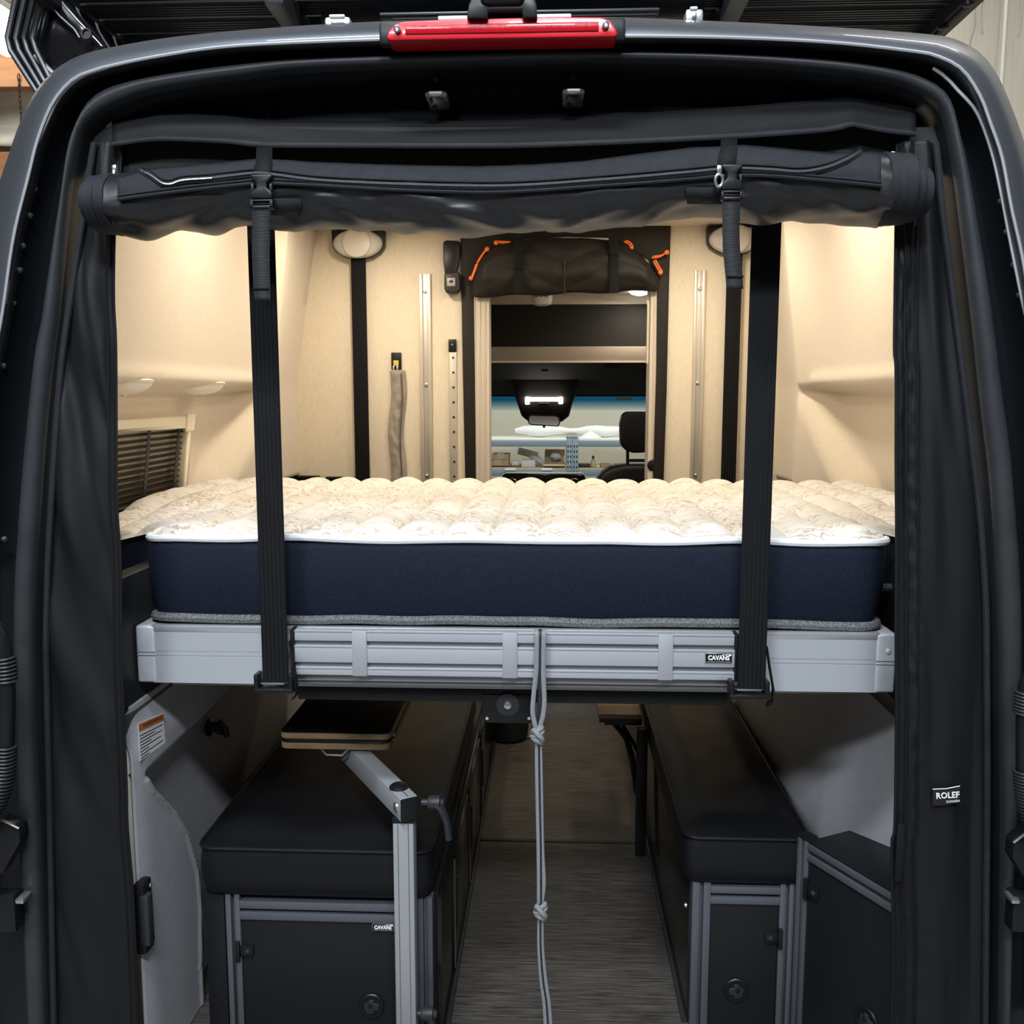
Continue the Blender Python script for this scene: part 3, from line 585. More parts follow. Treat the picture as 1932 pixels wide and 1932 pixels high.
for u0, v0, v1 in ((968, 452, 508), (1148, 447, 482)):
    strip([(u0, v0), (u0 + 18, v0), (u0 + 20, v1), (u0 + 3, v1)], BY - .105, .004, WEB, 'strap', dc, .001)
    strip([(u0 + 2, v1), (u0 + 19, v1), (u0 + 19, 553), (u0 + 2, 553)], BY - .100, .004, WEB, 'strap_tail', dc, .001)
for pts in (((889, 525), (894, 512), (899, 498)), ((900, 496), (910, 480), (919, 470)), ((936, 458), (946, 458), (960, 459)), ((1177, 456), (1186, 460), (1191, 468)), ((1230, 486), (1245, 484), (1258, 476)), ((1233, 492), (1240, 505), (1246, 514))):
    P = [PY(u, v, BY - .05) for u, v in pts]
    m = MB(); m.tube(spline(P, 8), .0032, 6); m.tube(spline([p + Vector((.006, -.003, .004)) for p in P], 8), .0028, 6)
    e = P[0] if pts[0][0] < 900 or pts[0] == (936, 458) else P[-1]
    o = m.build('orange_cord', ORANGE, dc); MB().sphere(e, .009, 6, 8).build('cord_knot', ORANGE, o)

# ---------------- wall-mounted items on the bulkhead
def rail(u0, u1, ut0, v0, lab):
    t = thing('aluminium_rail', lab, 'rail', PY((u0 + u1) / 2, 905, BY - .012), 'vertical aluminium rails on the bulkhead')
    zt = PY(u0, v0, BY).z; xa = PY(u0, v0, BY).x; xb = PY(u1, v0, BY).x; w_ = (xb - xa)
    m = MB(); m.span((xa, BY - .014, .93), (xa + w_ * .3, BY, zt)); m.span((xb - w_ * .3, BY - .014, .93), (xb, BY, zt)); m.span((xa, BY - .005, .93), (xb, BY, zt)); m.build('profile', mat('rail_satin', (.60, .56, .48), .35, .35), t, .0015)
    for k in range(3): MB().lathe(((xa + xb) / 2, BY - .005, zt - .065 - k * .34), (0, -1, 0), [(.007, 0), (.007, .003), (.003, .005)], 12).build('screw', STEEL, t)
rail(791, 813, 791, 517, 'aluminium channel rail on bulkhead left of the doorway')
rail(1310, 1332, 1310, 511, 'aluminium channel rail on bulkhead right of the doorway')
t = thing('slotted_rail', 'narrow perforated aluminium strip with black end cap beside doorway', 'rail', PY(856, 905, BY))
m = MB().pbox(848, 664, 862, 925, BY - .010, .010); m.build('profile', mat('rail_satin', (.6, .56, .48), .35, .35), t, .002)
for k in range(9):
    MB().lathe(PY(855 + k * .3, 675 + k * 28, BY - .0105), (0, -1, 0), [(.0045, 0), (.0045, .002), (.003, .002)], 10).build('hole_bush', PLASG, t)
MB().pbox(846, 640, 861, 664, BY - .014, .014).build('end_cap', PLAS, t, .003); MB().lathe(PY(853, 650, BY - .015), (0, -1, 0), [(.004, 0), (.004, .002)], 10).build('screw', STEEL, t)
# seat belt buckle
t = thing('seat_belt_buckle', 'black seat belt stalk and buckle with grey button on bulkhead', 'seat belt', PY(851, 553, BY - .03))
m = MB().prism([PY(u, v, BY - .03) for u, v in ((836, 456), (842, 453), (866, 454), (868, 470), (865, 500), (860, 515), (862, 520), (840, 520), (838, 508), (836, 490))], (0, .03, 0)); m.build('stalk_cover', PLAS, t, .004)
m = MB().prism([PY(u, v, BY - .05) for u, v in ((838, 516), (866, 512), (868, 545), (862, 553), (842, 553), (838, 545))], (0, .045, 0)); m.build('buckle', PLASG, t, .006, 3)
MB().pbox(843, 524, 859, 540, BY - .054, .006).build('button', mat('grey_button', (.35, .33, .30), .4), t, .002)
MB().sphere(PY(851, 531, BY - .0543), (.008, .0012, .005), 6, 16).build('button_emblem', PLASG, t)
# fabric sheath
t = thing('fabric_sheath', 'grey fleece tool sheath hanging on the bulkhead under black tag', 'sheath', PY(752, 905, BY - .02))
def sh(a, b):
    u = 736 + 28 * a + 3 * math.sin(b * 9); v = 699 + 222 * b
    p = PY(u, v, BY - .004); return p + Vector((0, -.028 * math.sin(math.pi * a) ** .5 - .006 * noise.noise((a * 4, b * 14, 2)), 0))
MB().grid(sh, 16, 70).build('sleeve', mat('grey_fleece', (.36, .32, .27), .95, bump=(300, .8), var=(90, (.26, .23, .19), .7), sheen=.4), t, smooth=80, solid=.004)
MB().tube([PY(757 + 2 * math.sin(k * .6), 705 + 16 * k, BY - .034) for k in range(13)], .003, 6).build('seam_fold', mat('grey_fleece_seam', (.12, .10, .09), .9), t)
MB().pbox(738, 665, 757, 697, BY - .014, .010).build('hanger_tag', PLAS, t, .002)
MB().pbox(742, 680, 752, 690, BY - .016, .004).build('tag_print', mat('yellow_print', (.65, .50, .08), .5), t, .001)
for u in (741, 748): MB().pbox(u, 690, u + 3, 700, BY - .018, .004).build('hook_prong', ALUB, t, .001)
# strap reels + rear straps
def reel(uc, vc, w_, lab, slab_, su0, su1, sb0, sb1, vt):
    t = thing('strap_reel', lab, 'reel', PY(uc, vc + 25, BY - .05), 'oval strap reel covers on the bulkhead')
    c = PY(uc, vc, BY - .05); k = w_ / 2 / 1750 * 3.46
    MB().prism([c + Vector((x * k, .002, z * k)) for x, z in ((-1.05, .55), (-1.02, -.1), (-.9, -.3), (-.55, -.5), (.55, -.5), (.85, -.32), (1.02, -.1), (1.05, .55))], (0, .045, 0)).build('base', PLAS, t, .006)
    MB().loft([[c + Vector((k * r * math.cos(a), -d, k * r * .57 * math.sin(a))) for a in [2 * math.pi * j / 36 for j in range(36)]] for r, d in ((.97, 0), (.96, .008), (.88, .016), (.7, .02), (.01, .022))], True).build('oval_cover', mat('reel_grey', (.50, .48, .43), .45), t)
    MB().lathe(c + Vector((0, -.018, 0)), (0, -1, 0), [(k * .56, 0), (k * .54, .008), (k * .4, .012), (.001, .013)], 32).build('round_cap', mat('reel_cap', (.62, .59, .52), .4), t)
    a, b = PY(su0, vt, BY - .03), PY(su1, vt, BY - .03)
    s = thing('lifting_strap', slab_, 'strap', ((a.x + b.x) / 2, BY - .03, .88), 'black bed lifting straps')
    MB().span((a.x, BY - .034, .88), (b.x, BY - .03, a.z + .02)).build('webbing', WEB, s, .001)
    for q in range(5): MB().span((a.x + .006 + q * .0095, BY - .0355, .88), (a.x + .010 + q * .0095, BY - .0335, a.z)).build('woven_rib', WEB, s)
reel(675, 460, 94, 'oval grey strap reel at bulkhead top, left of doorway', 'black lifting strap on bulkhead left, under the oval reel', 662, 690, 671, 697, 480)
reel(1385, 452, 92, 'oval grey strap reel at bulkhead top, right of doorway', 'black lifting strap on bulkhead right, behind front strap', 1372, 1401, 1362, 1391, 470)
for u0, u1, v0, lb in ((533, 601, 898, 'wide black framed socket panel low on bulkhead behind mattress'), (614, 658, 900, 'small black framed socket panel low on bulkhead behind mattress')):
    t = thing('socket_panel', lb, 'socket panel', PY((u0 + u1) / 2, 925, BY - .01))
    m = MB(); m.pbox(u0, v0, u1, v0 + 4, BY - .03, .03); m.pbox(u0, v0, u0 + 5, 930, BY - .03, .03); m.pbox(u1 - 5, v0, u1, 930, BY - .03, .03); m.build('frame', PLAS, t, .002)
    MB().pbox(u0 + 4, v0 + 4, u1 - 4, 930, BY - .012, .012).build('face', PLASG, t)
# ================================================================== CAB
cabw = mat('cab_black', (.012, .011, .010), .8)
struct(MB().span((-.95, 2.0, -.0), (-.90, 3.3, 1.72)).build('wall_cab_left', cabw)); struct(MB().span((.90, 2.0, 0), (.95, 3.3, 1.72)).build('wall_cab_right', cabw))
cc = struct(MB().span((-.95, 1.99, 1.69), (.95, 2.42, 1.74)).build('ceiling_cab', BEIGE))
MB().prism([(-.9, 2.40, 1.652), (.9, 2.40, 1.652), (.9, 2.40, 1.478), (-.9, 2.40, 1.478)], (0, .03, 0)).build('overhead_shelf_curtain', mat('shelf_black', (.012, .011, .010), .9), cc)
MB().span((-.9, 2.405, 1.648), (.9, 2.44, 1.70)).build('headliner_edge', BEIGE2, cc, .006)
MB().span((-.9, 2.36, 1.419), (.9, 2.42, 1.478)).build('shelf_bar', mat('tan_bar', (.30, .25, .20), .7), cc, .004); MB().span((-.9, 2.355, 1.412), (.9, 2.362, 1.420)).build('bar_lip', BEIGE2, cc)
MB().prism([(-.9, 2.43, 1.455), (-.9, 3.16, 1.272), (-.9, 3.18, 1.36), (-.9, 2.43, 1.50)], (1.8, 0, 0)).build('cab_headliner', cabw, cc)
for u, v, w_ in ((1028, 699, .03), (1152, 695, .06), (1178, 753, .08)):
    p = PY(u, v, 2.62 if v < 720 else 3.08); MB().box(p, (w_, .02, .012)).build('headliner_fitting', PLASG if v < 720 else WHITEP, cc, .003)
ld = PY(1207, 553, 2.28); t = thing('cab_dome_lamp', 'bright glowing lamp on cab ceiling by right door post', 'lamp', ld)
MB().sphere(ld + Vector((0.0, 0, .012)), (.045, .06, .022), 8, 20).build('lens', LEDW, t); MB().lathe(ld + Vector((0, 0, .012)), (0, 0, 1), [(.055, 0), (.05, .02)], 24).build('bezel', WHITEP, t)
sd = PY(1023, 563, 2.22); t = thing('smoke_detector', 'round white smoke detector on cab ceiling above doorway', 'detector', sd)
MB().lathe((sd.x, 2.22, 1.69), (0, 0, -1), [(.040, 0), (.042, .02), (.040, .03), (.041, .035), (.036, .055), (.02, .06), (.001, .06)], 28).build('body', WHITEP, t)
for a in (-2.2, -1.7, -1.2): MB().box((sd.x + .0405 * math.cos(a), 2.22 + .0405 * math.sin(a), 1.667), (.017, .004, .012), rotz(a + math.pi / 2)).build('vent_slot', mat('amber_slot', (.30, .11, .03), .5), t)
# overhead console with lit map light, mirror
oc = thing('overhead_console', 'black overhead console with lit map light at windscreen top', 'console', PY(1027, 800, 2.95))
MB().loft([[PY(u, v, Y) for u, v, Y in r] for r in ([(955, 690, 2.8), (1098, 690, 2.8), (1098, 690, 3.12), (955, 690, 3.12)], [(968, 725, 2.86), (1090, 725, 2.86), (1092, 725, 3.12), (964, 725, 3.12)], [(978, 762, 2.93), (1077, 762, 2.93), (1080, 762, 3.12), (976, 762, 3.12)], [(985, 785, 2.97), (1072, 785, 2.97), (1074, 785, 3.12), (984, 785, 3.12)], [(1000, 796, 3.0), (1058, 796, 3.0), (1060, 796, 3.1), (998, 796, 3.1)])], True, True).build('housing', cabw, oc, .006)
m = MB(); m.pbox(992, 750, 1061, 757, 2.90, .02); m.pbox(991, 749, 999, 763, 2.898, .02); m.pbox(1054, 749, 1062, 762, 2.898, .02); m.build('map_light', mat('map_light_on', (1, .95, .85), .4, emit=((1, .93, .78), 12)), oc, .003)
MB().pbox(1016, 760, 1037, 768, 2.90, .02).build('switch_panel', PLASG, oc, .002)
mi = thing('rear_view_mirror', 'rear view mirror below the overhead console', 'mirror', PY(1026, 804, 2.94))
MB().prism([PY(u, v, 2.92) for u, v in ((997, 786), (1001, 783), (1050, 784), (1056, 788), (1057, 799), (1053, 805), (1002, 802), (996, 798))], (0, .03, 0)).build('shell', PLAS, mi, .003)
MB().prism([PY(u, v, 2.917) for u, v in ((999, 787), (1003, 785), (1049, 786), (1054, 789), (1055, 798), (1051, 803), (1003, 800), (998, 797))], (0, .004, 0)).build('glass', mat('mirror_glass', (.85, .85, .86), .08, 1), mi)
MB().pbox(1024, 803, 1029, 807, 2.92, .02).build('lever', PLAS, mi, .001)
# windscreen
ws = struct(bpy.data.objects.new('window_2', None)); COL.objects.link(ws); ws.location = (0, 3.3, .9); ws['label'] = 'windscreen glass with a blue tint band along its top'
def wsp(u, v): 
    Y = 3.15 + (v - 750) * .0028; return PY(u, v, Y)
MB().prism([wsp(u, v) for u, v in ((760, 742), (1330, 742), (1330, 774), (760, 774))], (0, .004, 0)).build('tint_band', TINT, ws)
MB().prism([wsp(u, v) for u, v in ((760, 774), (1330, 774), (1330, 930), (760, 930))], (0, .004, 0)).build('pane', GLASS, ws)
db = thing('dashboard', 'glossy black dashboard top with round vents behind mattress', 'dashboard', (.07, 3.05, .6))
MB().prism([PY(u, v, 3.0) for u, v in ((946, 905), (948, 897), (953, 893), (1098, 893), (1103, 897), (1106, 905), (1108, 960), (944, 960))], (0, .08, 0)).build('centre_binnacle', GLOSS, db, .01, 3)
for u in (966, 1084):
    MB().tube([PY(u, 913, 2.995) + Vector((.026 * math.cos(a), 0, .026 * math.sin(a))) for a in [2 * math.pi * j / 28 for j in range(28)]], .0025, 8, closed=True).build('vent_ring', STEEL, db)
MB().span((-.9, 3.05, .55), (.9, 3.45, .80)).build('dash_body', PLASG, db, .03, 3)
se = thing('passenger_chair', 'black leather cab seat with headrest beyond the right door post', 'seat', (.42, 2.5, 0))
hr = [(1170, 800), (1174, 783), (1182, 777), (1240, 777), (1252, 783), (1254, 840), (1248, 853), (1195, 855), (1180, 850), (1171, 838)]
MB().prism([PY(u, v, 2.45) for u, v in hr], (0, .09, 0)).build('headrest', VINYL, se, .018, 4)
for u in (1184, 1230): MB().tube([PY(u, 850, 2.5), PY(u, 890, 2.5)], .007, 8).build('headrest_post', PLAS, se)
MB().pbox(1186, 866, 1224, 872, 2.47, .015).build('harness_strap', PLAS, se, .003)
MB().prism([PY(u, v, 2.45) for u, v in ((1118, 960), (1126, 905), (1137, 890), (1152, 881), (1180, 877), (1225, 877), (1262, 881), (1276, 900), (1290, 960))], (0, .12, 0)).build('backrest', VINYL, se, .025, 4)
MB().span((.25, 2.5, .30), (.72, 2.95, .48)).build('seat_cushion', VINYL, se, .04, 3); MB().span((.30, 2.52, 0), (.68, 2.9, .31)).build('seat_base', PLAS, se, .01)

exec_parts = True
# ================================================================== BED
FYB = .15
mt = thing('mattress', 'navy sided mattress with quilted cream top and white piping on bed', 'mattress', (0, .75, .852))
fl_, frr = PY(270, 1010, .17), PY(1682, 1030, .17); bl_, brr = PY(288, 1170, .17), PY(1657, 1186, .17)
XL, XR, XLb, XRb = fl_.x, frr.x, bl_.x, brr.x
ZT, ZB = 1.012, .862
def rring(z, inset, xl, xr):
    P = []
    r = .035
    for cx, cy, a0 in ((xr - r, .17 + r, -90), (xr - r, 1.27 - r, 0), (xl + r, 1.27 - r, 90), (xl + r, .17 + r, 180)):
        for k in range(7):
            a = math.radians(a0 + 15 * k); P.append(Vector((cx + (r - inset) * math.cos(a), cy + (r - inset) * math.sin(a), z)))
    # extra points along the front edge for a soft face
    return P
rings = []
for k in range(15):
    t_ = k / 14; z = ZB + (ZT - ZB) * t_
    bulge = .008 * math.sin(math.pi * t_); xl = XLb + (XL - XLb) * t_; xr = XRb + (XR - XRb) * t_
    rings.append(rring(z, -bulge + .006 * (max(0, t_ - .9) * 10) ** 2, xl, xr))
MB().loft(rings, True, True).build('side_band', NAVY, mt, smooth=50)
NQ = .0925
def qh(x, y):
    row = .105; sx = x / NQ + .5; ph = int(math.floor(sx)) % 2
    wob = .5 * noise.noise((math.floor(sx) * 3.3, 0, 0))
    ch = abs(math.sin(math.pi * sx)) ** .6
    arc = .022 * math.sin(math.pi * (sx - math.floor(sx)))
    rw = abs(math.sin(math.pi * ((y + arc) / row + wob * .8))) ** .6
    return .021 * ch * (.80 + .20 * rw) + .004 * noise.noise((x * 14, y * 14, 0))
def top(x0, x1, y0, y1, zfn, nu, nv, front):
    def fn(a, b):
        x = x0 + (x1 - x0) * a; y = y0 + (y1 - y0) * b
        e = sstep(0, front, y - y0) * (.35 + .65 * sstep(0, .02, y1 - y))
        return Vector((x, y, zfn(x, y) + qh(x, y) * e))
    return MB().grid(fn, nu, nv)
zmain = lambda x, y: ZT + .001
tp = top(XL + .004, XR - .004, .172, 1.27, zmain, 420, 240, .045).build('quilted_top', QUILT, mt, smooth=80)
# side wings of the mattress: wider behind the door posts
for sg in (-1, 1):
    xa, xb = (-.955, XL + .006) if sg < 0 else (XR - .006, .955)
    zf = lambda x, y: zmain(x, y) - .24 * max(0, abs(x) - .70) * (1 - sstep(.3, .8, y))
    top(xa, xb, .30, 1.255, zf, 90, 200, .03).build('quilted_wing', QUILT, mt, smooth=80)
    zo = ZT - .012 - .24 * .255
    poly = [(xa, .31, .90), (xb, .31, .90), (xb, .31, ZT - .01), (xa, .31, zo)] if sg < 0 else [(xa, .31, .90), (xb, .31, .90), (xb, .31, zo), (xa, .31, ZT - .01)]
    MB().prism(poly, (0, .93, 0)).build('wing_band', NAVY, mt)
    MB().tube([(xa, .308, .90), (xb, .308, .905)], .008, 8).build('wing_binding', BIND, mt)
rp_ = lambda z, ins, xl, xr: rring(z, ins, xl, xr)
def follow(ringp, r, m, nm, zj=0): return MB().tube([p + Vector((0, 0, zj * noise.noise(p * 6))) for p in ringp], r, 8, closed=True).build(nm, m, mt)
def densify(P, n):
    L = []; 
    for a, b in zip(P, P[1:] + P[:1]):
        k = max(1, int((b - a).length / .03)); L += [a.lerp(b, i / k) for i in range(k)]
    return L
fp = [p for p in densify(rring(ZT, -.001, XL, XR), 0) if p.y < .215]; fp.sort(key=lambda p: p.x)
MB().tube([p + Vector((0, 0, .006 * noise.noise(p * 6))) for p in fp], .0068, 8).build('top_piping', PIPW, mt)
follow(densify(rring(ZB - .003, -.006, XLb, XRb), 0), .0085, BIND, 'bottom_binding', .008)

bd = thing('bed_frame', 'silver aluminium bed frame hanging on black straps under the mattress', 'bed', (0, .7, .735))
xl, xr = PY(258, 1235, FYB).x, PY(1690, 1250, FYB).x; zt, zb = .8475, .7365
zt_l = zt
m = MB(); m.span((xl + .03, FYB, .7985), (xr - .03, FYB + .03, zt)); m.span((xl + .03, FYB, zb), (xr - .03, FYB + .03, .788)); m.span((xl + .03, FYB, .790), (xr - .03, FYB + .03, .7965)); m.span((xl + .03, FYB + .0015, zb), (xr - .03, FYB + .03, zt)); m.build('front_rail', ALU, bd)
MB().span((xl + .03, FYB - .001, zt - .012), (xr - .03, FYB + .031, zt + .0005)).build('rail_top_edge', ALUB, bd, .002)
for a, b in ((xl, xl + .037), (xr - .037, xr)):
    m = MB(); m.span((a, FYB - .002, zb), (b, FYB + .034, zt)); c = m.build('corner_cap', ALUC, bd, .005, 3)
    for z in (.79, .7965): MB().span((a + .001, FYB - .0027, z - .0006), (b - .001, FYB, z + .0006)).build('score_line', ALUG, c)
MB().lathe((xr - .015, FYB - .002, .815), (0, -1, 0), [(.005, 0), (.004, .002), (.0005, .003)], 12).build('rivet', ALUC, bd)
for x in (xl + .015, xr - .015):
    MB().span((x - .014, FYB + .03, zb), (x + .014, 1.26, zt)).build('side_rail', ALU, bd, .003)
MB().span((xl, 1.24, zb), (xr, 1.27, zt)).build('rear_rail', ALU, bd, .003)
MB().span((xl + .02, FYB + .03, .836), (xr - .02, 1.25, .8475)).build('deck_board', PLASG, bd)
MB().span((xl + .06, FYB + .012, zb - .008), (xr - .06, FYB + .05, zb + .001)).build('lower_flange', mat('flange_grey', (.33, .34, .36), .45, .5), bd, .002)
# front slatted extrusion
PF = .122
for v0, v1, nm in ((1189, 1209, 'slat'), (1218, 1250, 'slat'), (1259, 1274, 'slat')):
    m = MB(); a = PY(555, v0, PF); b = PY(1386, v1, PF); dv = 4.5
    zt_, zb_ = PY(970, v0 + dv, PF).z, PY(970, v1 + dv, PF).z
    m.span((a.x, PF, zb_), (b.x, PF + .02, zt_)); m.build(nm, ALU, bd, .0015)
    MB().span((a.x, PF - .0012, zt_ - .0028), (b.x, PF + .003, zt_ - .0006)).build('slat_highlight_edge', ALUB, bd)
za, zb2 = PY(970, 1194, PF).z, PY(970, 1278, PF).z; xa, xb = PY(555, 1235, PF).x, PY(1386, 1240, PF).x
MB().span((xa, PF + .008, zb2), (xb, FYB, za - .002)).build('groove_core', ALUG, bd)
MB().span((xa, PF + .014, zb2 - .016), (xb, FYB, zb2)).build('lower_lip', mat('flange_grey', (.33, .34, .36), .45, .5), bd, .002)
MB().span((xa - .02, PF + .02, zb2 - .026), (xb, FYB + .03, zb2 - .016)).build('lower_lip', ALUG, bd, .002)
for u0, u1 in ((664, 692), (948, 976), (1242, 1270)):
    a, b = PY(u0, 1235, PF - .003), PY(u1, 1235, PF - .003)
    MB().span((a.x, PF - .003, zb2 - .001), (b.x, PF + .006, za + .001)).build('clip', mat('clip_grey', (.42, .43, .45), .5, .4), bd, .001)
for x in (xa - .003, xb + .003): MB().span((x - .003, PF - .002, zb2 - .002), (x + .003, FYB, za + .002)).build('end_plate', PLAS, bd, .001)
# maker badge on the frame
def badge(u0, v0, u1, v1, Y, parent):
    a, b = PY(u0, v0, Y), PY(u1, v1, Y); cx, cz_ = (a.x + b.x) / 2, (a.z + b.z) / 2; w_, h = b.x - a.x, a.z - b.z
    rim = MB().box((cx, Y, cz_), (w_, .003, h)).build('badge', STEEL, parent, .001)
    MB().box((cx, Y - .0012, cz_), (w_ - .0025, .003, h - .0025)).build('badge_face', GLOSS, rim)
    text('CAVANS', h * .62, Matrix.Translation((cx, Y - .0032, cz_ + h * .02)) @ FRONT, LABELW, rim, 'badge_lettering', bold=.0004, sx=w_ / h / 3.05)
    for k0, k1 in ((-.42, -.13), (-.10, .22), (.25, .43)): MB().box((cx + w_ * (k0 + k1) / 2, Y - .003, cz_ - h * .34), (w_ * (k1 - k0), .0006, h * .09)).build('badge_small_print', ALUG, rim)
    MB().sphere((cx + w_ * .42, Y - .003, cz_ + h * .30), (w_ * .045, .0006, h * .11), 6, 10).build('badge_tree', LABELW, rim)
    MB().tube([(cx + w_ * k, Y - .003, cz_ + h * q) for k, q in ((.1, .28), (.2, .36), (.26, .30), (.33, .42), (.4, .33))], h * .03, 5).build('badge_mountain_line', LABELW, rim)
badge(1330, 1231, 1381, 1251, PF - .001, bd)
MB().pbox(562, 1300, 1372, 1326, .185, .04).build('cross_tube', PLAS, bd, .003)
pl_ = MB().prism([PY(u, v, .18) for u, v in ((909, 1312), (1006, 1312), (1006, 1358), (999, 1366), (918, 1364), (909, 1355))], (0, .006, 0)).build('latch_plate', PLAS, bd, .002)
MB().lathe(PY(958, 1330, .178), (0, -1, 0), [(.022, -.002), (.022, .001), (.018, .001)], 24).build('washer', PLASG, bd)
MB().lathe(PY(958, 1330, .178), (0, -1, 0), [(.008, 0), (.007, .005), (.0005, .007)], 16).build('bolt', STEEL, bd)
for u, v in ((919, 1355), (998, 1355)): MB().lathe(PY(u, v, .179), (0, -1, 0), [(.003, 0), (.003, .002)], 10).build('rivet', ALUC, bd)
# front straps with buckles
for u0, u1, vb, b0, b1, q0, q1, lb in ((494, 543, 1290, 478, 552, 1273, 1309, 'black webbing strap with buckle lifting bed front, left one'), (1393, 1446, 1302, 1377, 1453, 1287, 1321, 'black webbing strap with buckle lifting bed front, right one')):
    Y = .108; xa, xb = PY(u0, 1240, Y).x, PY(u1, 1240, Y).x; zb_ = PY(u0, vb, Y).z
    s = thing('lifting_strap', lb, 'strap', ((xa + xb) / 2, Y, zb_), 'black bed lifting straps')
    MB().span((xa, Y, zb_), (xb, Y + .003, 1.885)).build('webbing', WEB, s, .001)
    for q in range(6): MB().span((xa + .005 + q * .0075, Y - .0012, zb_), (xa + .0085 + q * .0075, Y + .001, 1.88)).build('woven_rib', WEB, s)
    m = MB(); m.pbox(b0, q0, b0 + 9, q1, Y - .012, .03); m.pbox(b1 - 9, q0, b1, q1, Y - .012, .03); m.pbox(b0, q1 - 9, b1, q1, Y - .014, .03); m.pbox(b0 + 8, q1 - 22, b1 - 8, q1 - 16, Y - .004, .02)
    bk = m.build('buckle', PLAS, s, .003); MB().pbox(b0 + 14, q1 - 20, b1 - 16, q1 - 17, Y - .006, .004).build('buckle_pin', STEEL, bk, .0008)
    tx = xb + .002
    MB().tube([(tx, Y + .01, .83), (tx + .006, Y + .006, .79), (tx + .012, Y, .755), (tx + .012, Y + .004, .73), (tx + .004, Y + .01, .722)], .0018, 6, ry=.010, up=(0, 1, 0)).build('strap_loose_end', WEB, s)
# hanging rope with knots
rp = thing('knotted_pull_strap', 'grey webbing pull strap with two knots hanging from bed front', 'rope', PY(1035, 1932, .10))
RY = .104
def strand(pts, m, nm, r=.0042, ry=.0016): return MB().tube(spline([PY(u, v, RY + dy) for u, v, dy in pts], 60), r, 8, ry=ry, up=(0, 1, 0)).build(nm, m, rp)
strand([(1013, 1188, .012), (1013, 1200, 0), (1012, 1260, 0), (1007, 1310, 0), (1005, 1345, 0), (1012, 1378, 0)], ROPEM, 'webbing_strand')
strand([(1026, 1188, .012), (1026, 1200, 0), (1025, 1270, 0), (1027, 1320, 0), (1024, 1352, 0), (1016, 1378, 0)], ROPEM, 'webbing_strand')
strand([(1019, 1188, .012), (1019, 1200, .001), (1019, 1270, .001), (1018, 1330, .001), (1014, 1378, .001)], ROPED, 'dark_strand', .0035)
strand([(1014, 1400, 0), (1015, 1480, 0), (1017, 1580, 0), (1018, 1650, 0), (1018, 1705, 0)], ROPEM, 'webbing_strand', .0050)
strand([(1019, 1400, -.001), (1021, 1500, -.001), (1023, 1600, -.001), (1026, 1665, -.001), (1022, 1705, -.001)], ROPEM, 'webbing_strand', .0038)
strand([(1017, 1400, -.002), (1018.5, 1500, -.002), (1020.5, 1600, -.002), (1021, 1705, -.002)], ROPED, 'dark_strand', .0020)
strand([(1018, 1735, 0), (1018, 1790, 0), (1022, 1850, 0), (1028, 1900, 0), (1032, 1990, 0)], ROPEM, 'webbing_strand', .0042)
strand([(1022, 1735, -.001), (1023, 1790, -.001), (1029, 1850, -.001), (1036, 1900, -.001), (1042, 1990, -.001)], ROPEM, 'webbing_strand', .0038)
strand([(1020, 1735, -.0015), (1020.5, 1790, -.0015), (1025, 1850, -.0015), (1032, 1900, -.0015), (1037, 1990, -.0015)], ROPED, 'dark_strand', .0022)
for u, v in ((1014, 1387), (1020, 1719)):
    c = PY(u, v, RY)
    m = MB()
    for k, (tilt, zz, rr_) in enumerate(((.5, .010, .0085), (.5, .002, .010), (-.6, -.008, .0095))):
        m.tube([c + Vector((rr_ * math.cos(a), rr_ * .8 * math.sin(a), zz + rr_ * math.cos(a) * tilt)) for a in [2 * math.pi * j / 18 for j in range(18)]], .0042, 8, ry=.005, closed=True)
    m.tube(spline([c + Vector(q) for q in ((-.008, -.006, .014), (.002, -.012, .004), (.009, -.008, -.006), (.002, .002, -.016))], 16), .005, 8)
    k_ = m.build('knot', ROPEM, rp); MB().tube([c + Vector((.0105 * math.cos(a), .009 * math.sin(a), .006 + .0105 * math.cos(a) * .5)) for a in [math.pi + math.pi * j / 10 for j in range(11)]], .0016, 6).build('knot_stripe', ROPED, k_)

# ================================================================== LOWER SIDE WALLS
CT = [(-.10, .12), (.035, .345), (.173, .357), (.251, .350), (.36, .303), (.435, .244), (.521, .156), (.566, .124), (.60, .118)]
def lowl(a, b):
    y = .085 + 1.865 * a; z = FZ + (.70 - FZ) * b
    yc = lerp(CT, z) if z > .03 else .345
    zt_ = .555 + .02 * (y - .12)
    rec = sstep(yc - .002, yc + .012, y) * (1 - sstep(zt_ - .004, zt_ + .018, z))
    lip = .005 * math.exp(-((y - yc + .006) / .006) ** 2) * (1 if z < zt_ else 0)
    curl = .07 * (1 - sstep(.02, .16, y)) ** 2
    return Vector((-.702 - .042 * rec + lip - curl * .4 - .02 * sstep(.6, .7, z), y, z))
wl = struct(MB().grid(lowl, 300, 150).build('trim_3', GREYW, smooth=80, solid=.004)); wl['label'] = 'light grey moulded plastic lower wall panel, left'
def lowr(a, b):
    y = .10 + 1.85 * a; z = FZ + (.70 - FZ) * b
    foot = lerp([(.1, .80), (.25, .785), (.36, .715), (.45, .665), (.60, .632), (.9, .618), (2, .615)], y)
    return Vector((foot + (.775 - foot) * sstep(.33, .72, z), y, z))
wr = struct(MB().grid(lowr, 120, 60).build('trim_4', GREYW, smooth=80, solid=.004)); wr['label'] = 'light grey moulded plastic lower wall panel, right'
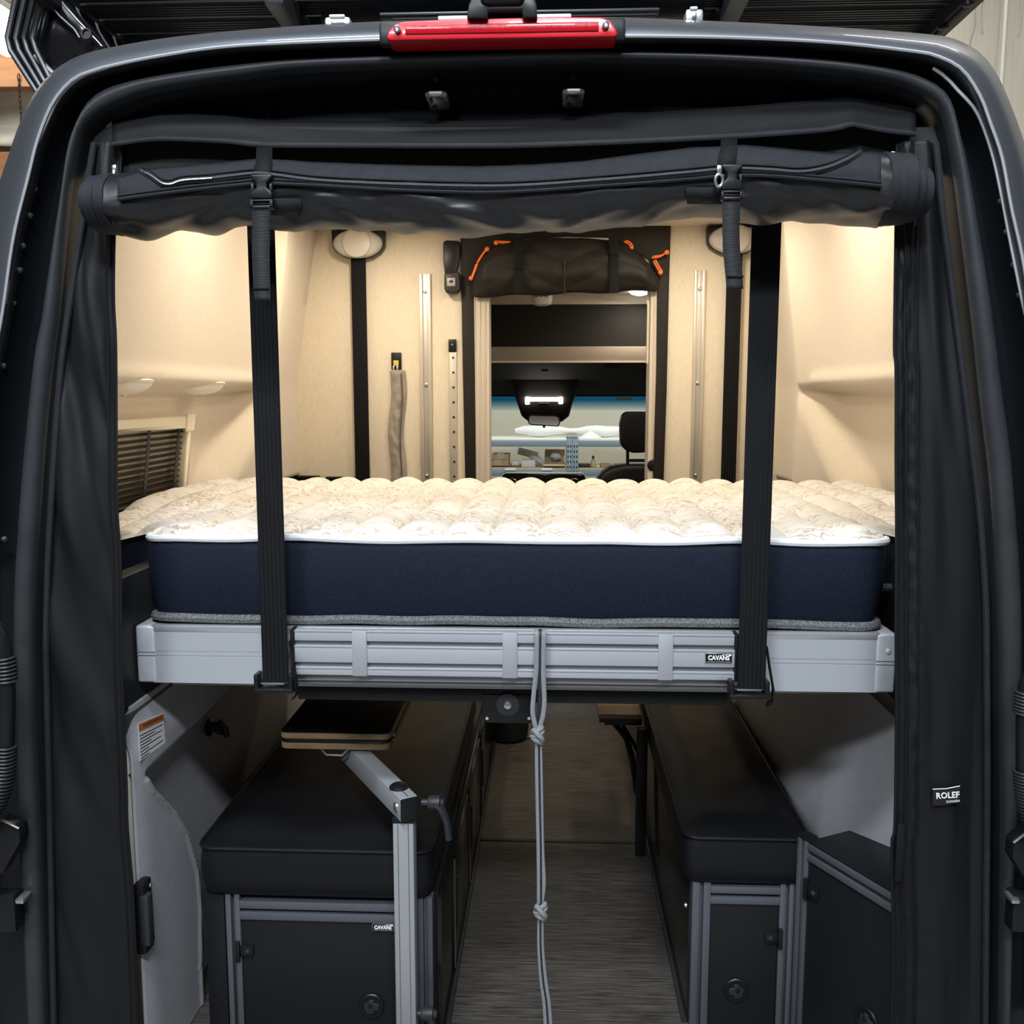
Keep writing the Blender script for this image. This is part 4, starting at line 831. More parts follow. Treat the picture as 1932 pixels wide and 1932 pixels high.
for sg, nm in ((-1, 'trim_5'), (1, 'trim_6')):
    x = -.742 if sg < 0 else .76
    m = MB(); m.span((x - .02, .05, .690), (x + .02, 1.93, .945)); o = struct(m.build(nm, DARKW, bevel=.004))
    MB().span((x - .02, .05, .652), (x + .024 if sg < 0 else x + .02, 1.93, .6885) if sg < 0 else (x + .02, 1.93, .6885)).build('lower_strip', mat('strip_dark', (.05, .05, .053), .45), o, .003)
# warning label
t = thing('warning_label', 'white warning sticker with orange header on left grey wall', 'sticker', (-.699, .155, .60))
def onw(y, z, dx=.0012): return Vector((-.7015 + dx, y, z))
MB().prism([onw(.100, .600), onw(.213, .592), onw(.213, .655), onw(.100, .673)], (.0006, 0, 0)).build('sticker_sheet', LABELW, t)
MB().prism([onw(.102, .657, .002), onw(.211, .640, .002), onw(.211, .653, .002), onw(.102, .671, .002)], (.0004, 0, 0)).build('orange_header', LABELO, t)
MW = Matrix(((0, 0, 1, 0), (1, 0, 0, 0), (0, 1, 0, 0), (0, 0, 0, 1)))
def wtext(s, size, y, z, slope, m): text(s, size, Matrix.Translation(onw(y, z, .0026)) @ MW @ Matrix.Rotation(-slope, 4, 'Z'), m, t, 'sticker_lettering', extrude=.0001, sx=1.6)
wtext('WARNING', .011, .160, .6555, .15, PLAS)
for k, (a0, a1) in enumerate(((.0, .98), (.0, .64), (.0, .95), (.0, .47), (.0, .90), (.0, .36), (.0, .97), (.0, .35))):   # unreadable lines of print
    z_ = .648 - k * .0063; ya, yb = .105, .105 + .103 * a1; sl = .14 - k * .010
    MB().prism([onw(ya, z_, .0014), onw(yb, z_ - (yb - ya) * sl, .0014), onw(yb, z_ - (yb - ya) * sl - .0022, .0014), onw(ya, z_ - .0022, .0014)], (.0004, 0, 0)).build('print_line', PLAS, t)
# latch plate, knob
t = thing('latch_plate', 'black latch plate with two screws on left grey wall', 'latch', (-.70, .07, .235))
MB().span((-.712, .066, .232), (-.690, .104, .372)).build('plate', PLAS, t, .005); MB().span((-.70, .062, .25), (-.680, .086, .352)).build('catch', PLASG, t, .006)
for z in (.247, .357): MB().lathe((-.690, .096, z), (1, 0, 0), [(.005, 0), (.004, .002), (.001, .003)], 12).build('screw', STEEL, t)
t = thing('wall_knob', 'small black round knob on left wall under the bed', 'knob', (-.72, .52, .50))
MB().lathe((-.73, .515, .513), (1, 0, 0), [(.020, 0), (.022, .006), (.013, .010), (.012, .022), (.018, .026), (.018, .036), (.010, .04)], 20).build('knob_body', PLAS, t)
MB().tube([(-.69, .515, .513), (-.685, .515, .490)], .007, 8).build('thumb_lever', PLAS, t)

# ================================================================== BENCHES
def cushion(x0, x1, y0, y1, z0, z1, lab, nm='bench_cushion'):
    t = thing(nm, lab, 'cushion', ((x0 + x1) / 2, y0, z0), 'black vinyl bench cushions')
    def ringz(ins, z):
        r = .03; P = []
        for cx, cy, a0 in ((x1 - r, y0 + r, -90), (x1 - r, y1 - r, 0), (x0 + r, y1 - r, 90), (x0 + r, y0 + r, 180)):
            for k in range(6): a = math.radians(a0 + 18 * k); P.append(Vector((cx + (r - ins) * math.cos(a), cy + (r - ins) * math.sin(a), z)))
        return densify(P, 0)
    h = z1 - z0
    MB().loft([ringz(.012, z0), ringz(.002, z0 + .012), ringz(-.004, z0 + h * .35), ringz(-.004, z0 + h * .6), ringz(0, z1 - .012), ringz(.003, z1 - .004)], True, True).build('boxing', VINYL, t, smooth=60)
    def tf(a, b):
        x = x0 + .003 + (x1 - x0 - .006) * a; y = y0 + .003 + (y1 - y0 - .006) * b
        e = sstep(0, .07, min(x - x0, x1 - x)) * sstep(0, .09, min(y - y0, y1 - y))
        # round the corners
        for cx, sx in ((x0 + .03, -1), (x1 - .03, 1)):
            for cy, sy in ((y0 + .03, -1), (y1 - .03, 1)):
                dx, dy = (x - cx) * sx, (y - cy) * sy
                if dx > 0 and dy > 0:
                    q = max(dx, dy); L = math.hypot(dx, dy); k = q / L; x = cx + sx * dx * k; y = cy + sy * dy * k
        return Vector((x, y, z1 - .004 + .018 * e + .002 * noise.noise((x * 9, y * 9, 0)) * e))
    MB().grid(tf, 40, 60).build('top_panel', VINYL, t, smooth=80)
    MB().tube(ringz(-.001, z1 - .004), .0042, 8, closed=True).build('piping', VINYL, t)
    return t
LY, RYB = .222, .295
cushion(-.648, -.172, LY, 1.30, .262, .372, 'long black vinyl bench cushion left of the aisle')
cushion(.346, .600, RYB, 1.30, .272, .380, 'narrow black vinyl bench cushion right of the aisle')
def latch(c, n, parent, ang=0, mirror=1):
    n = Vector(n).normalized(); s = Vector((0, 0, 1)).cross(n).normalized() * mirror
    L = MB().lathe(c, n, [(.027, 0), (.027, .002), (.025, .004), (.021, .004), (.020, .0015), (.001, .0015)], 32).build('push_latch', PLAS, parent)
    z = Vector((0, 0, 1))
    pts = [(-.004, .015), (.006, .015), (.006, .007), (.016, .006), (.016, -.008), (.006, -.009), (.004, -.017), (-.008, -.017), (-.014, -.008), (-.014, .006), (-.006, .009)]
    MB().prism([c + s * a + z * b + n * .0015 for a, b in pts], n * .004).build('latch_tongue', PLASG, L, .0012)
    MB().lathe(c + s * -.002 + z * .003 + n * .004, n, [(.005, 0), (.005, .003), (.002, .004)], 14).build('latch_button', PLAS, L)
def hinge(c, n, parent, sgn):
    n = Vector(n).normalized(); s = Vector((0, 0, 1)).cross(n).normalized(); R = Matrix((s, n, Vector((0, 0, 1)))).transposed()
    h = MB().box(c, (.009, .010, .045), R).build('hinge', PLAS, parent, .002)
    MB().box(c + s * sgn * .018 - n * .002, (.026, .005, .024), R).build('hinge_leaf', PLAS, h, .001)
    MB().lathe(c + s * sgn * .020, n, [(.006, 0), (.005, .003), (.0005, .005)], 14).build('screw', PLASG, h)
# left bench cabinet
t = thing('bench_cabinet', 'dark grey framed bench cabinet with black door left of aisle', 'cabinet', (-.40, .25, 0), 'bench cabinets')
CYL = .235
MB().span((-.645, CYL + .004, FZ), (-.604, CYL + .05, .262)).build('side_filler', PANEL, t, .002)
xa = PY(427, 1760, CYL).x; xb = PY(454, 1760, CYL).x; xe = -.205; zt_ = .262
m = MB(); bar_grooved(m, ((xa + xb) / 2, CYL, FZ), ((xa + xb) / 2, CYL, zt_), xb - xa, .03, (1, 0, 0), (0, -1, 0), .008); m.build('post', EXTR, t, .0012)
m = MB(); bar_grooved(m, (-.187, CYL, FZ), (-.187, CYL, zt_), .03, .03, (1, 0, 0), (0, -1, 0), .008); m.build('post', EXTR, t, .0012)
zr0, zr1 = PY(600, 1704, CYL).z, PY(600, 1739, CYL).z
m = MB(); bar_grooved(m, (xb, CYL, (zr0 + zr1) / 2), (xe, CYL, (zr0 + zr1) / 2), zr0 - zr1, .03, (0, 0, 1), (0, -1, 0), .008); m.build('rail', EXTR, t, .0012)
d_ = MB().span((xb + .002, CYL + .004, FZ + .005), (xe - .001, CYL + .018, zr1 - .002)).build('door', PANEL, t, .0015)
latch(PY(701, 1897, CYL + .003), (0, -1, 0), d_)
hinge(PY(449, 1795, CYL - .002), (0, -1, 0), d_, 1)
badge(702, 1741, 744, 1757, CYL + .003, d_)
m = MB().span((-.645, CYL + .03, FZ), (-.163, 1.9, .262)).build('carcass', PANEL, t)
m = MB().span((-.166, CYL + .02, FZ + .012), (-.155, 1.9, .255)).build('aisle_side_panel', PANELG, t, .001)
for y0_, y1_ in ((.45, .80), (.83, 1.20), (1.23, 1.60)):
    dd = MB().span((-.156, y0_, FZ + .03), (-.1505, y1_, .235)).build('aisle_door', PANELG, t, .0015); MB().span((-.151, y0_ + .012, .06), (-.144, y0_ + .03, .18)).build('finger_pull', PLAS, dd, .003)
    MB().tube([(-.149, y0_, FZ + .03), (-.149, y0_, .235)], .0016, 6).build('door_edge', mat('bronze_edge', (.35, .25, .14), .25, .8), dd)
MB().tube([(-.149, CYL + .02, FZ + .008), (-.149, 1.9, FZ + .008)], .006, 8).build('floor_bead', PLASG, t)
# right bench cabinet
t = thing('bench_cabinet', 'dark grey framed narrow bench cabinet with black door right of aisle', 'cabinet', (.48, .32, 0), 'bench cabinets')
CYR = .305
xa, xb = PY(1304, 1800, CYR).x, PY(1338, 1800, CYR).x; xc, xd = PY(1468, 1800, CYR).x, PY(1492, 1800, CYR).x; zt_ = .272
for p, q in ((xa, xb), (xc, xd + .004)):
    m = MB(); bar_grooved(m, ((p + q) / 2, CYR, FZ), ((p + q) / 2, CYR, zt_), q - p, .03, (1, 0, 0), (0, -1, 0), .008); m.build('post', EXTR, t, .0012)
zr0, zr1 = PY(1400, 1674, CYR).z, PY(1400, 1707, CYR).z
m = MB(); bar_grooved(m, (xb, CYR, (zr0 + zr1) / 2), (xc, CYR, (zr0 + zr1) / 2), zr0 - zr1, .03, (0, 0, 1), (0, -1, 0), .008); m.build('rail', EXTR, t, .0012)
d_ = MB().span((xb + .001, CYR + .004, FZ + .005), (xc - .002, CYR + .018, zr1 - .002)).build('door', PANEL, t, .0015)
latch(PY(1389, 1868, CYR + .003), (0, -1, 0), d_, mirror=-1)
hinge(PY(1472, 1771, CYR - .002), (0, -1, 0), d_, -1)
MB().span((xa + .004, CYR + .03, FZ), (.60, 1.9, .272)).build('carcass', PANEL, t)
MB().span((xa - .004, CYR + .02, FZ + .01), (xa + .005, 1.9, .27)).build('aisle_side_panel', PANELG, t, .001)
MB().tube([(xa - .008, CYR + .02, FZ + .008), (xa - .008, 1.9, FZ + .008)], .006, 8).build('floor_bead', PLASG, t)
MB().tube([(xa - .004, 1.06, .267), (xa - .004, 1.5, .267)], .003, 6).build('edge_strip', STEEL, t)
MB().lathe((xa - .004, .36, .19), (-1, 0, 0), [(.006, 0), (.005, .004), (.001, .006)], 12).build('screw', STEEL, t)
# angled corner cabinet at right
t = thing('corner_cabinet', 'angled black corner cabinet with grey frame against right wall', 'cabinet', (.66, .25, 0))
ZC = .385
A = PZ(1514, 1583, ZC); B = PZ(1700, 1694, ZC); D1 = PZ(1603, 1568, ZC); D2 = Vector((.715, D1.y + .0, ZC))
A.z = B.z = D1.z = 0
dv = (B - A).normalized(); nn = Vector((dv.y, -dv.x, 0)); 
if nn.y > 0: nn = -nn
pw = .028
m = MB(); bar_grooved(m, A + Vector((0, 0, FZ)), A + Vector((0, 0, ZC)), pw, .028, (dv), nn, .007); m.build('post', EXTR, t, .0012)
MB().box(A - nn * .014 + Vector((0, 0, ZC + .003)), (.031, .031, .006), axes(dv)).build('post_cap', PLAS, t, .003)
for zc_, hh in ((ZC - .021, .036),):
    m = MB(); bar_grooved(m, A + dv * pw / 2 + Vector((0, 0, zc_)), B + Vector((0, 0, zc_)), hh, .028, (0, 0, 1), nn, .009); m.build('rail', EXTR, t, .0012)
q0, q1 = A + dv * (pw / 2 + .001) - nn * .004, B - nn * .004
dd = MB().prism([q0 + Vector((0, 0, FZ + .005)), q1 + Vector((0, 0, FZ + .005)), q1 + Vector((0, 0, ZC - .042)), q0 + Vector((0, 0, ZC - .042))], -nn * .014).build('door', PANEL, t, .0015)
MB().prism([A + dv * .014 - nn * .002 + Vector((0, 0, ZC - .003)), B - nn * .002 + Vector((0, 0, ZC - .003)), Vector((.775, B.y, ZC - .003)), Vector((.765, D1.y - .095, ZC - .003)), Vector((D1.x, D1.y, ZC - .003))], (0, 0, .005)).build('top', PANEL, t, .001)
cc_ = None
lat = C0 + ray(1637, 1925) * (((A - nn * .004) - C0).dot(nn) / ray(1637, 1925).dot(nn))
latch(lat + nn * .001, nn, dd); hp = A + dv * .017 + Vector((0, 0, ZC - .098)); hinge(hp + nn * .002, nn, dd, 1 if Vector((0, 0, 1)).cross(nn).dot(dv) > 0 else -1)
# ================================================================== FOLDED SWIVEL TABLE (left)
t = thing('swivel_table', 'folded bamboo edged black table on silver swivel post at left bench', 'table', (-.22, .18, 0))
TY = .385; x0, x1 = PY(527, 1400, TY).x, PY(736, 1400, TY).x
def board(z0, z1, nm, mtl):
    P = []; r = .018
    for cx, cy, a0 in ((x1 - r, TY + r, -90), (x1 - r, TY + .48, 0), (x0 + r, TY + .48, 90), (x0 + r, TY + r, 180)):
        for k in range(5): a = math.radians(a0 + 22.5 * k); P.append((cx + r * math.cos(a), cy + r * math.sin(a), z0))
    return MB().prism(P, (0, 0, z1 - z0)).build(nm, mtl, t, .001)
zt_, z_b = PY(630, 1384, TY).z, PY(630, 1414, TY).z; th = (zt_ - z_b)
b1 = board(zt_ - th * .36, zt_, 'table_leaf', BAMB); b2 = board(z_b, z_b + th * .38, 'table_leaf', BAMB)
board(zt_ - .0005, zt_ + .0012, 'black_laminate', PANEL); board(z_b + th * .381, zt_ - th * .361, 'gap_shade', PLAS)  # black slab between the leaves paints the shade of the open gap
for k in range(2): MB().lathe((x1 + .001, TY + .035 + k * .01, zt_ - th * (.35 + .45 * k)), (1, 0, 0), [(.005, 0), (.004, .004), (.001, .005)], 10).build('clasp_stud', STEEL, b1)
MB().tube([PY(u, v, TY + .01) for u, v in ((605, 1412), (616, 1424), (646, 1425), (658, 1412))], .0028, 8).build('wire_handle', STEEL, t)
AY = .165; a = PY(753, 1526, AY); b = PY(790, 1526, AY); aw_ = b.x - a.x; ztop, zbot = PY(770, 1504, AY).z, PY(770, 1548, AY).z; zc_ = (ztop + zbot) / 2
E0 = Vector(((a.x + b.x) / 2, AY, zc_)); tgt = PZ(686, 1421, ztop); tgt.z = zc_; dr = (tgt - E0).normalized(); R = axes(dr)
Lq = .42; MB().box(E0 + dr * (Lq / 2), (Lq, aw_ * .96, ztop - zbot), R).build('arm', TUBEM, t, .003)
MB().box(E0 - dr * .002, (.008, aw_ * .93, (ztop - zbot) * .95), R).build('arm_end_cap', PLAS, t, .003)
MB().lathe(E0 + dr * .05 + Vector((0, 0, (ztop - zbot) / 2)), (0, 0, 1), [(.019, 0), (.019, .003), (.014, .007), (.001, .008)], 24).build('pivot_cap', PLAS, t)
MB().box(E0 + dr * .022 + Vector((0, 0, (ztop - zbot) / 2)), (.035, .0015, .001), R).build('clamp_slot', PLAS, t)
sd_ = R @ Vector((0, 1, 0)); MB().lathe(E0 + dr * .02 + sd_ * aw_ * .47, sd_, [(.010, 0), (.009, .003), (.004, .005)], 16).build('bolt', STEEL, t)
px0, px1 = PY(743, 1700, .165).x, PY(782, 1700, .165).x
m = MB(); m.span((px0, .165, FZ), (px1, .205, zbot)); m.build('post', TUBEM, t, .003)
for k in (.25, .75): MB().span((px0 + (px1 - px0) * k - .0008, .1643, FZ), (px0 + (px1 - px0) * k + .0008, .166, zbot - .002)).build('post_groove', ALUG, t)
MB().box(((px0 + px1) / 2, .185, zbot - .002), (px1 - px0 + .002, .042, .010)).build('post_collar', PLAS, t, .002)
def lever(c, axis, pts, parent):
    h = MB().lathe(c, axis, [(.007, 0), (.007, .012), (.012, .013), (.014, .018), (.014, .036), (.009, .038), (.007, .044), (.001, .044)], 18).build('clamp_lever', PLASG, parent)
    MB().tube(spline(pts, 14), [.013, .0125, .012, .0115, .011, .0105, .010, .0095, .009, .0085, .008, .0075, .007, .0075], 10, ry=.007).build('lever_handle', PLASG, h)
c = Vector((E0.x + aw_ * .55, AY + .025, zc_ + .002))
lever(c, (1, 0, 0), [c + Vector((.028, -.002, 0)), c + Vector((.040, -.004, -.012)), c + Vector((.050, -.006, -.038)), c + Vector((.054, -.006, -.072))], t)
c = PY(783, 1912, .18); lever(c, (1, 0, 0), [c + Vector((.030, -.002, 0)), c + Vector((.036, -.006, -.02)), c + Vector((.04, -.008, -.05))], t)
# small fold-down table at right bench
t = thing('folding_shelf', 'bamboo topped fold-out shelf with black brackets at right bench', 'table', (.28, 1.1, 0))
MB().span((.207, 1.10, .338), (.332, 1.5, .352)).build('top', BAMB, t, .001); MB().span((.209, 1.101, .327), (.332, 1.5, .3375)).build('edge_band', PLAS, t)
MB().span((.225, 1.12, .312), (.335, 1.14, .327)).build('support_bar', PLASG, t, .001)
MB().tube([(.252, 1.13, .318), (.29, 1.13, .27), (.31, 1.13, .20), (.325, 1.13, .10)], .009, 8).build('curved_brace', PLAS, t)
MB().tube([(.275, 1.14, .315), (.335, 1.14, .21)], .006, 8).build('straight_brace', PLAS, t)
a, b = PY(1218, 1480, 1.05), PY(1238, 1480, 1.05); MB().span((a.x - .026, 1.05, FZ), (b.x - .026, 1.075, .326)).build('leg', PLAS, t, .002)

# ================================================================== REAR SCREEN CURTAIN
cu = thing('rear_screen_curtain', 'black fabric rear door screen with rolled up centre and side panels', 'curtain', (0, .03, 0))
LL = [(270, 175), (300, 170), (420, 152), (560, 131), (680, 114), (833, 102), (1038, 89), (1209, 84), (1315, 86), (1638, 93), (1932, 99), (2000, 101)]
LR = [(270, 232), (420, 222), (440, 216), (560, 214), (650, 218), (800, 219), (950, 220), (1040, 226), (1150, 228), (1220, 228), (1330, 232), (1480, 238), (1560, 240), (1680, 250), (1800, 256), (1932, 261), (2000, 263)]
RL = [(270, 1690), (420, 1689), (560, 1687), (662, 1686), (700, 1689), (867, 1689), (1021, 1690), (1209, 1689), (1307, 1690), (1552, 1687), (1595, 1681), (1725, 1683), (1800, 1684), (1918, 1681), (2000, 1680)]
RR = [(270, 1768), (300, 1772), (420, 1784), (560, 1802), (697, 1819), (833, 1836), (987, 1853), (1141, 1863), (1300, 1865), (1488, 1866), (1700, 1864), (1932, 1862), (2000, 1861)]
def curt(Lt, Rt, sg):
    def fn(a, b):
        v = 270 + 1730 * b; u = lerp(Lt, v) + (lerp(Rt, v) - lerp(Lt, v)) * a
        p = PY(u, v, .045)
        e = min(1, a * 6, (1 - a) * 6)
        if sg < 0: f = .022 * noise.noise((a * 1.3 + 1, b * 9 - a * 1.9, 3)) + .006 * noise.noise((a * 2.5, b * 17 - a * 3, 9))
        else: f = .020 * noise.noise((a * 2.6 + b * 1.6, b * 1.8, 5)) + .005 * noise.noise((a * 5 - b * 2, b * 4, 8)) * sstep(.2, .4, a) + (.004 * noise.noise((a * 12, b * 60, 2)) * (1 - sstep(.18, .32, a)))
        return p + Vector((0, -f * e - .012 * math.sin(math.pi * a), 0))
    return fn
MB().grid(curt(LL, LR, -1), 40, 240).build('side_panel', FAB, cu, smooth=80, solid=.003)
MB().grid(curt(RL, RR, 1), 60, 320).build('side_panel', FAB, cu, smooth=80, solid=.003)
for tab, off in ((LL, 3), (RR, -3)):
    MB().tube(spline([PY(u + off, v, .033) for v, u in tab], 90), .0055, 8).build('edge_piping', FABL, cu)
MB().tube(spline([PY(u, v, .042) for v, u in LR[1:]], 120), .0028, 6).build('zip_edge', WEB, cu)
for off, r in ((2, .003), (21, .002), (43, .0018)):
    MB().tube(spline([PY(u + off, v, .030) for v, u in RL[1:]], 120), r, 6).build('zip_seam', WEB, cu)
for o_ in (5,):
    MB().tube(spline([PY(u - 14, v, .030) for v, u in LR[1:]], 120), .0016, 6).build('zip_seam', WEB, cu)
MB().pbox(1691, 1557, 1706, 1664, .018, .008).build('pull_tab', WEB, cu, .002)
# brand label
lb_ = MB().prism([PY(u, v, .022) for u, v in ((1760, 1489), (1785, 1488), (1811, 1483), (1811, 1514), (1785, 1519), (1760, 1520))], (0, .003, 0)).build('brand_label', mat('label_black', (.008, .008, .009), .6), cu)
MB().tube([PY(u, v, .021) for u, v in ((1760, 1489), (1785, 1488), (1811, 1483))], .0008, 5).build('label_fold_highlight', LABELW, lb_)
c = PY(1788, 1501, .0205); text('ROLEF', .0150, Matrix.Translation(c) @ FRONT @ Matrix.Rotation(.09, 4, 'Z'), LABELW, lb_, 'label_lettering', bold=.0003, sx=.92)
c = PY(1798, 1512, .0205); text('CANADA', .0055, Matrix.Translation(c) @ FRONT @ Matrix.Rotation(.12, 4, 'Z'), LABELW, lb_, 'label_small_lettering')
# header: dark board below the seal, valance flap, strip behind the roll
HEM = [(165, 276), (212, 273), (300, 263), (430, 268), (500, 275), (700, 276), (966, 276), (1200, 268), (1400, 258), (1560, 246), (1605, 236), (1630, 240), (1680, 249), (1727, 253), (1735, 253)]
def hd(a, b):
    s = c_si_at(a); v0 = s.y + 2; v1 = lerp(HEM, s.x)
    v1 = max(v1, v0 + 20); v = v0 + (v1 - v0) * b
    Y = .055 + .070 * sstep(0, .18, b) - .035 * sstep(.35, 1, b)
    return PY(s.x, v, Y)
def c_si_at(a):
    u = 172 + (1768 - 172) * a
    top = [(172, 228), (190, 214), (222, 197), (300, 172), (450, 150), (600, 134), (966, 122), (1166, 119), (1381, 124), (1566, 139), (1680, 157), (1740, 179), (1768, 205)]
    return Vector((u, lerp(top, u), 0))
MB().grid(hd, 120, 30).build('header_panel', mat('header_leatherette', (.0075, .008, .0095), .40, bump=(500, .1), spec=.25), cu, smooth=80, solid=.003)
def valfn(a, b):
    u = 212 + (1727 - 212) * a; v1 = lerp(HEM, u); v0 = v1 - 52 + 6 * math.sin(a * 5)
    return PY(u, v0 + (v1 - v0) * b, .078 - .048 * b + .004 * noise.noise((a * 7, b * 2, 6)))
MB().grid(valfn, 140, 10).build('valance_flap', FAB, cu, smooth=80, solid=.003)
MB().tube(spline([PY(u, v, .026) for u, v in HEM[1:-1]], 120), .004, 8).build('valance_hem', FABL, cu)
MB().prism([PY(u, v, .060) for u, v in ((165, 240), (1775, 240), (1775, 330), (1740, 345), (175, 345), (165, 330))], (0, .004, 0)).build('backing_strip', mat('backing_black', (.008, .008, .009), .8), cu)
for u, v, s in ((216, 318, 1), (1685, 293, 1), (1716, 306, 0)):
    p = PY(u, v, .03); z_ = MB().box(p, (.008, .006, .012)).build('zip_pull', STEEL, cu, .002)
    if s: MB().tube([p + Vector((0, -.004, -.004)), p + Vector((.001, -.006, -.018))], .0028, 6).build('pull_tag', STEEL, z_)
# the roll
RT_ = [(175, 350), (182, 338), (215, 334), (300, 319), (420, 309), (500, 301), (600, 308), (740, 313), (900, 316), (1000, 313), (1100, 306), (1200, 293), (1300, 281), (1400, 276), (1500, 285), (1560, 291), (1640, 288), (1662, 292), (1742, 330)]
RB_ = [(175, 405), (185, 425), (205, 438), (235, 444), (330, 437), (390, 432), (440, 425), (480, 425), (520, 428), (570, 430), (620, 425), (650, 426), (740, 437), (860, 441), (966, 437), (1100, 431), (1200, 421), (1260, 413), (1310, 404), (1360, 412), (1400, 417), (1430, 416), (1470, 411), (1540, 415), (1600, 420), (1662, 424), (1742, 405)]
YR, RYR = .0, .062
def rollsec(u):
    vt, vb = lerp(RT_, u), lerp(RB_, u); c = PY(u, (vt + vb) / 2, YR); zt_ = PY(u, vt, YR + .0).z; zb_ = PY(u, vb, YR).z
    return c.x, (zt_ + zb_) / 2, (zt_ - zb_) / 2
def rollring(u, ry=RYR, k=1.0, N=48):
    x, zc, rz = rollsec(u); P = []
    for j in range(N):
        a = 2 * math.pi * j / N; w_ = 0
        dn = max(0, -math.sin(a) + .15)
        w_ = .014 * noise.noise((x * 17 + math.sin(a) * 2.4, a * .9, 2)) * dn + .013 * (.5 - abs(noise.noise((x * 13 - math.sin(a) * 2.5 + 7, a * .7, 7)))) * dn + .0012 * noise.noise((x * 30, a * 3, 4))
        P.append(Vector((x, YR - (ry + w_) * math.cos(a) * k, zc + (rz + w_ * .6) * math.sin(a) * k)))
    return P
us = [222 + (1662 - 222) * i / 230 for i in range(231)]
ro = MB().loft([rollring(u) for u in us], True, True).build('rolled_panel', mat('roll_coated_fabric', (.010, .0105, .012), .36, bump=(900, .15), spec=.6), cu, smooth=80)
def roll_pt(u, v, off=.003):
    x, zc, rz = rollsec(u); Y = YR - RYR
    for _ in range(6):
        p = PY(u, v, Y); s = max(-1, min(1, (p.z - zc) / rz)); Y = YR - RYR * math.sqrt(1 - s * s)
    return PY(u, v, Y - off)
# upper layer (twill flap above the seam)
SEAM = [(222, 376), (330, 362), (440, 350), (500, 346), (600, 350), (740, 358), (900, 363), (1000, 360), (1100, 353), (1200, 346), (1300, 338), (1370, 332), (1450, 332), (1560, 341), (1664, 351)]
def flapfn(a, b):
    u = 222 + 1440 * a; vt = lerp(RT_, u) + .5; vb = lerp(SEAM, u); v = vt + (vb - vt) * b
    return roll_pt(u, v, .0035 + .0015 * noise.noise((u * .02, b * 3, 1)))
MB().grid(flapfn, 200, 14).build('twill_flap', FABL, cu, smooth=80, solid=.002)
def onroll(tab, r, m, nm, n=140, off=.006): return MB().tube([roll_pt(q.x, q.y, off) for q in spline([(u, v, 0) for u, v in tab], n)], r, 6).build(nm, m, cu)
onroll(SEAM, .0028, FABL, 'seam_piping'); onroll([(u, v - 7) for u, v in SEAM], .0020, FABL, 'seam_piping')
ZIP = [(264, 321), (285, 331), (305, 345), (322, 347), (345, 340), (400, 336), (480, 327), (520, 330), (600, 340), (740, 347), (900, 351), (1000, 349), (1100, 342), (1200, 334), (1300, 325), (1380, 318), (1450, 320), (1510, 324), (1560, 316), (1600, 300), (1624, 285)]
onroll(ZIP, .0030, mat('zip_coil', (.03, .032, .037), .45, bump=(900, .6)), 'zip_coil', off=.008)
onroll([(u, v + 6) for u, v in ZIP], .0016, WEB, 'zip_tape_edge', off=.006); onroll([(u, v - 7) for u, v in ZIP], .0016, WEB, 'zip_tape_edge', off=.006)
onroll(ZIP[:6], .0012, mat('reflective_piping', (.45, .45, .46), .3, .6), 'reflective_edge', 40, off=.011)
# layered ends of the roll
for i, (ua, ub, k, kz) in enumerate(((176, 184, .84, 0), (186, 195, .97, 0), (196, 205, .985, 0), (207, 216, 1.0, 0), (217, 226, 1.03, 0))):
    x0_ = PY(ua, 380, YR).x; x1_ = PY(ub, 380, YR).x
    _, zc, rz = rollsec(222)
    MB().loft([[Vector((x, YR - .064 * f * math.cos(a), zc + (rz + .001) * f * math.sin(a))) for a in [2 * math.pi * j / 40 for j in range(40)]] for x, f in ((x0_, k * .94), (x0_ + .002, k), (x1_ - .002, k * 1.005), (x1_ + .002, k * .985))], True, True).build('roll_layer', FABL, cu, smooth=40)
for i, (ua, ub, k, dz) in enumerate(((1658, 1672, 1.02, 0), (1670, 1688, 1.00, 0), (1686, 1707, .985, 0), (1704, 1724, .84, -.004), (1720, 1743, .70, -.006))):
    x0_ = PY(ua, 380, YR).x; x1_ = PY(ub, 380, YR).x
    _, zc, rz = rollsec(1662)
    MB().loft([[Vector((x, YR - .064 * f * math.cos(a), zc + dz + (rz + .001) * f * math.sin(a))) for a in [2 * math.pi * j / 40 for j in range(40)]] for x, f in ((x0_ - .002, k * .985), (x0_ + .002, k * 1.005), (x1_ - .002, k), (x1_, k * .94))], True, True).build('roll_layer', FABL, cu, smooth=40)
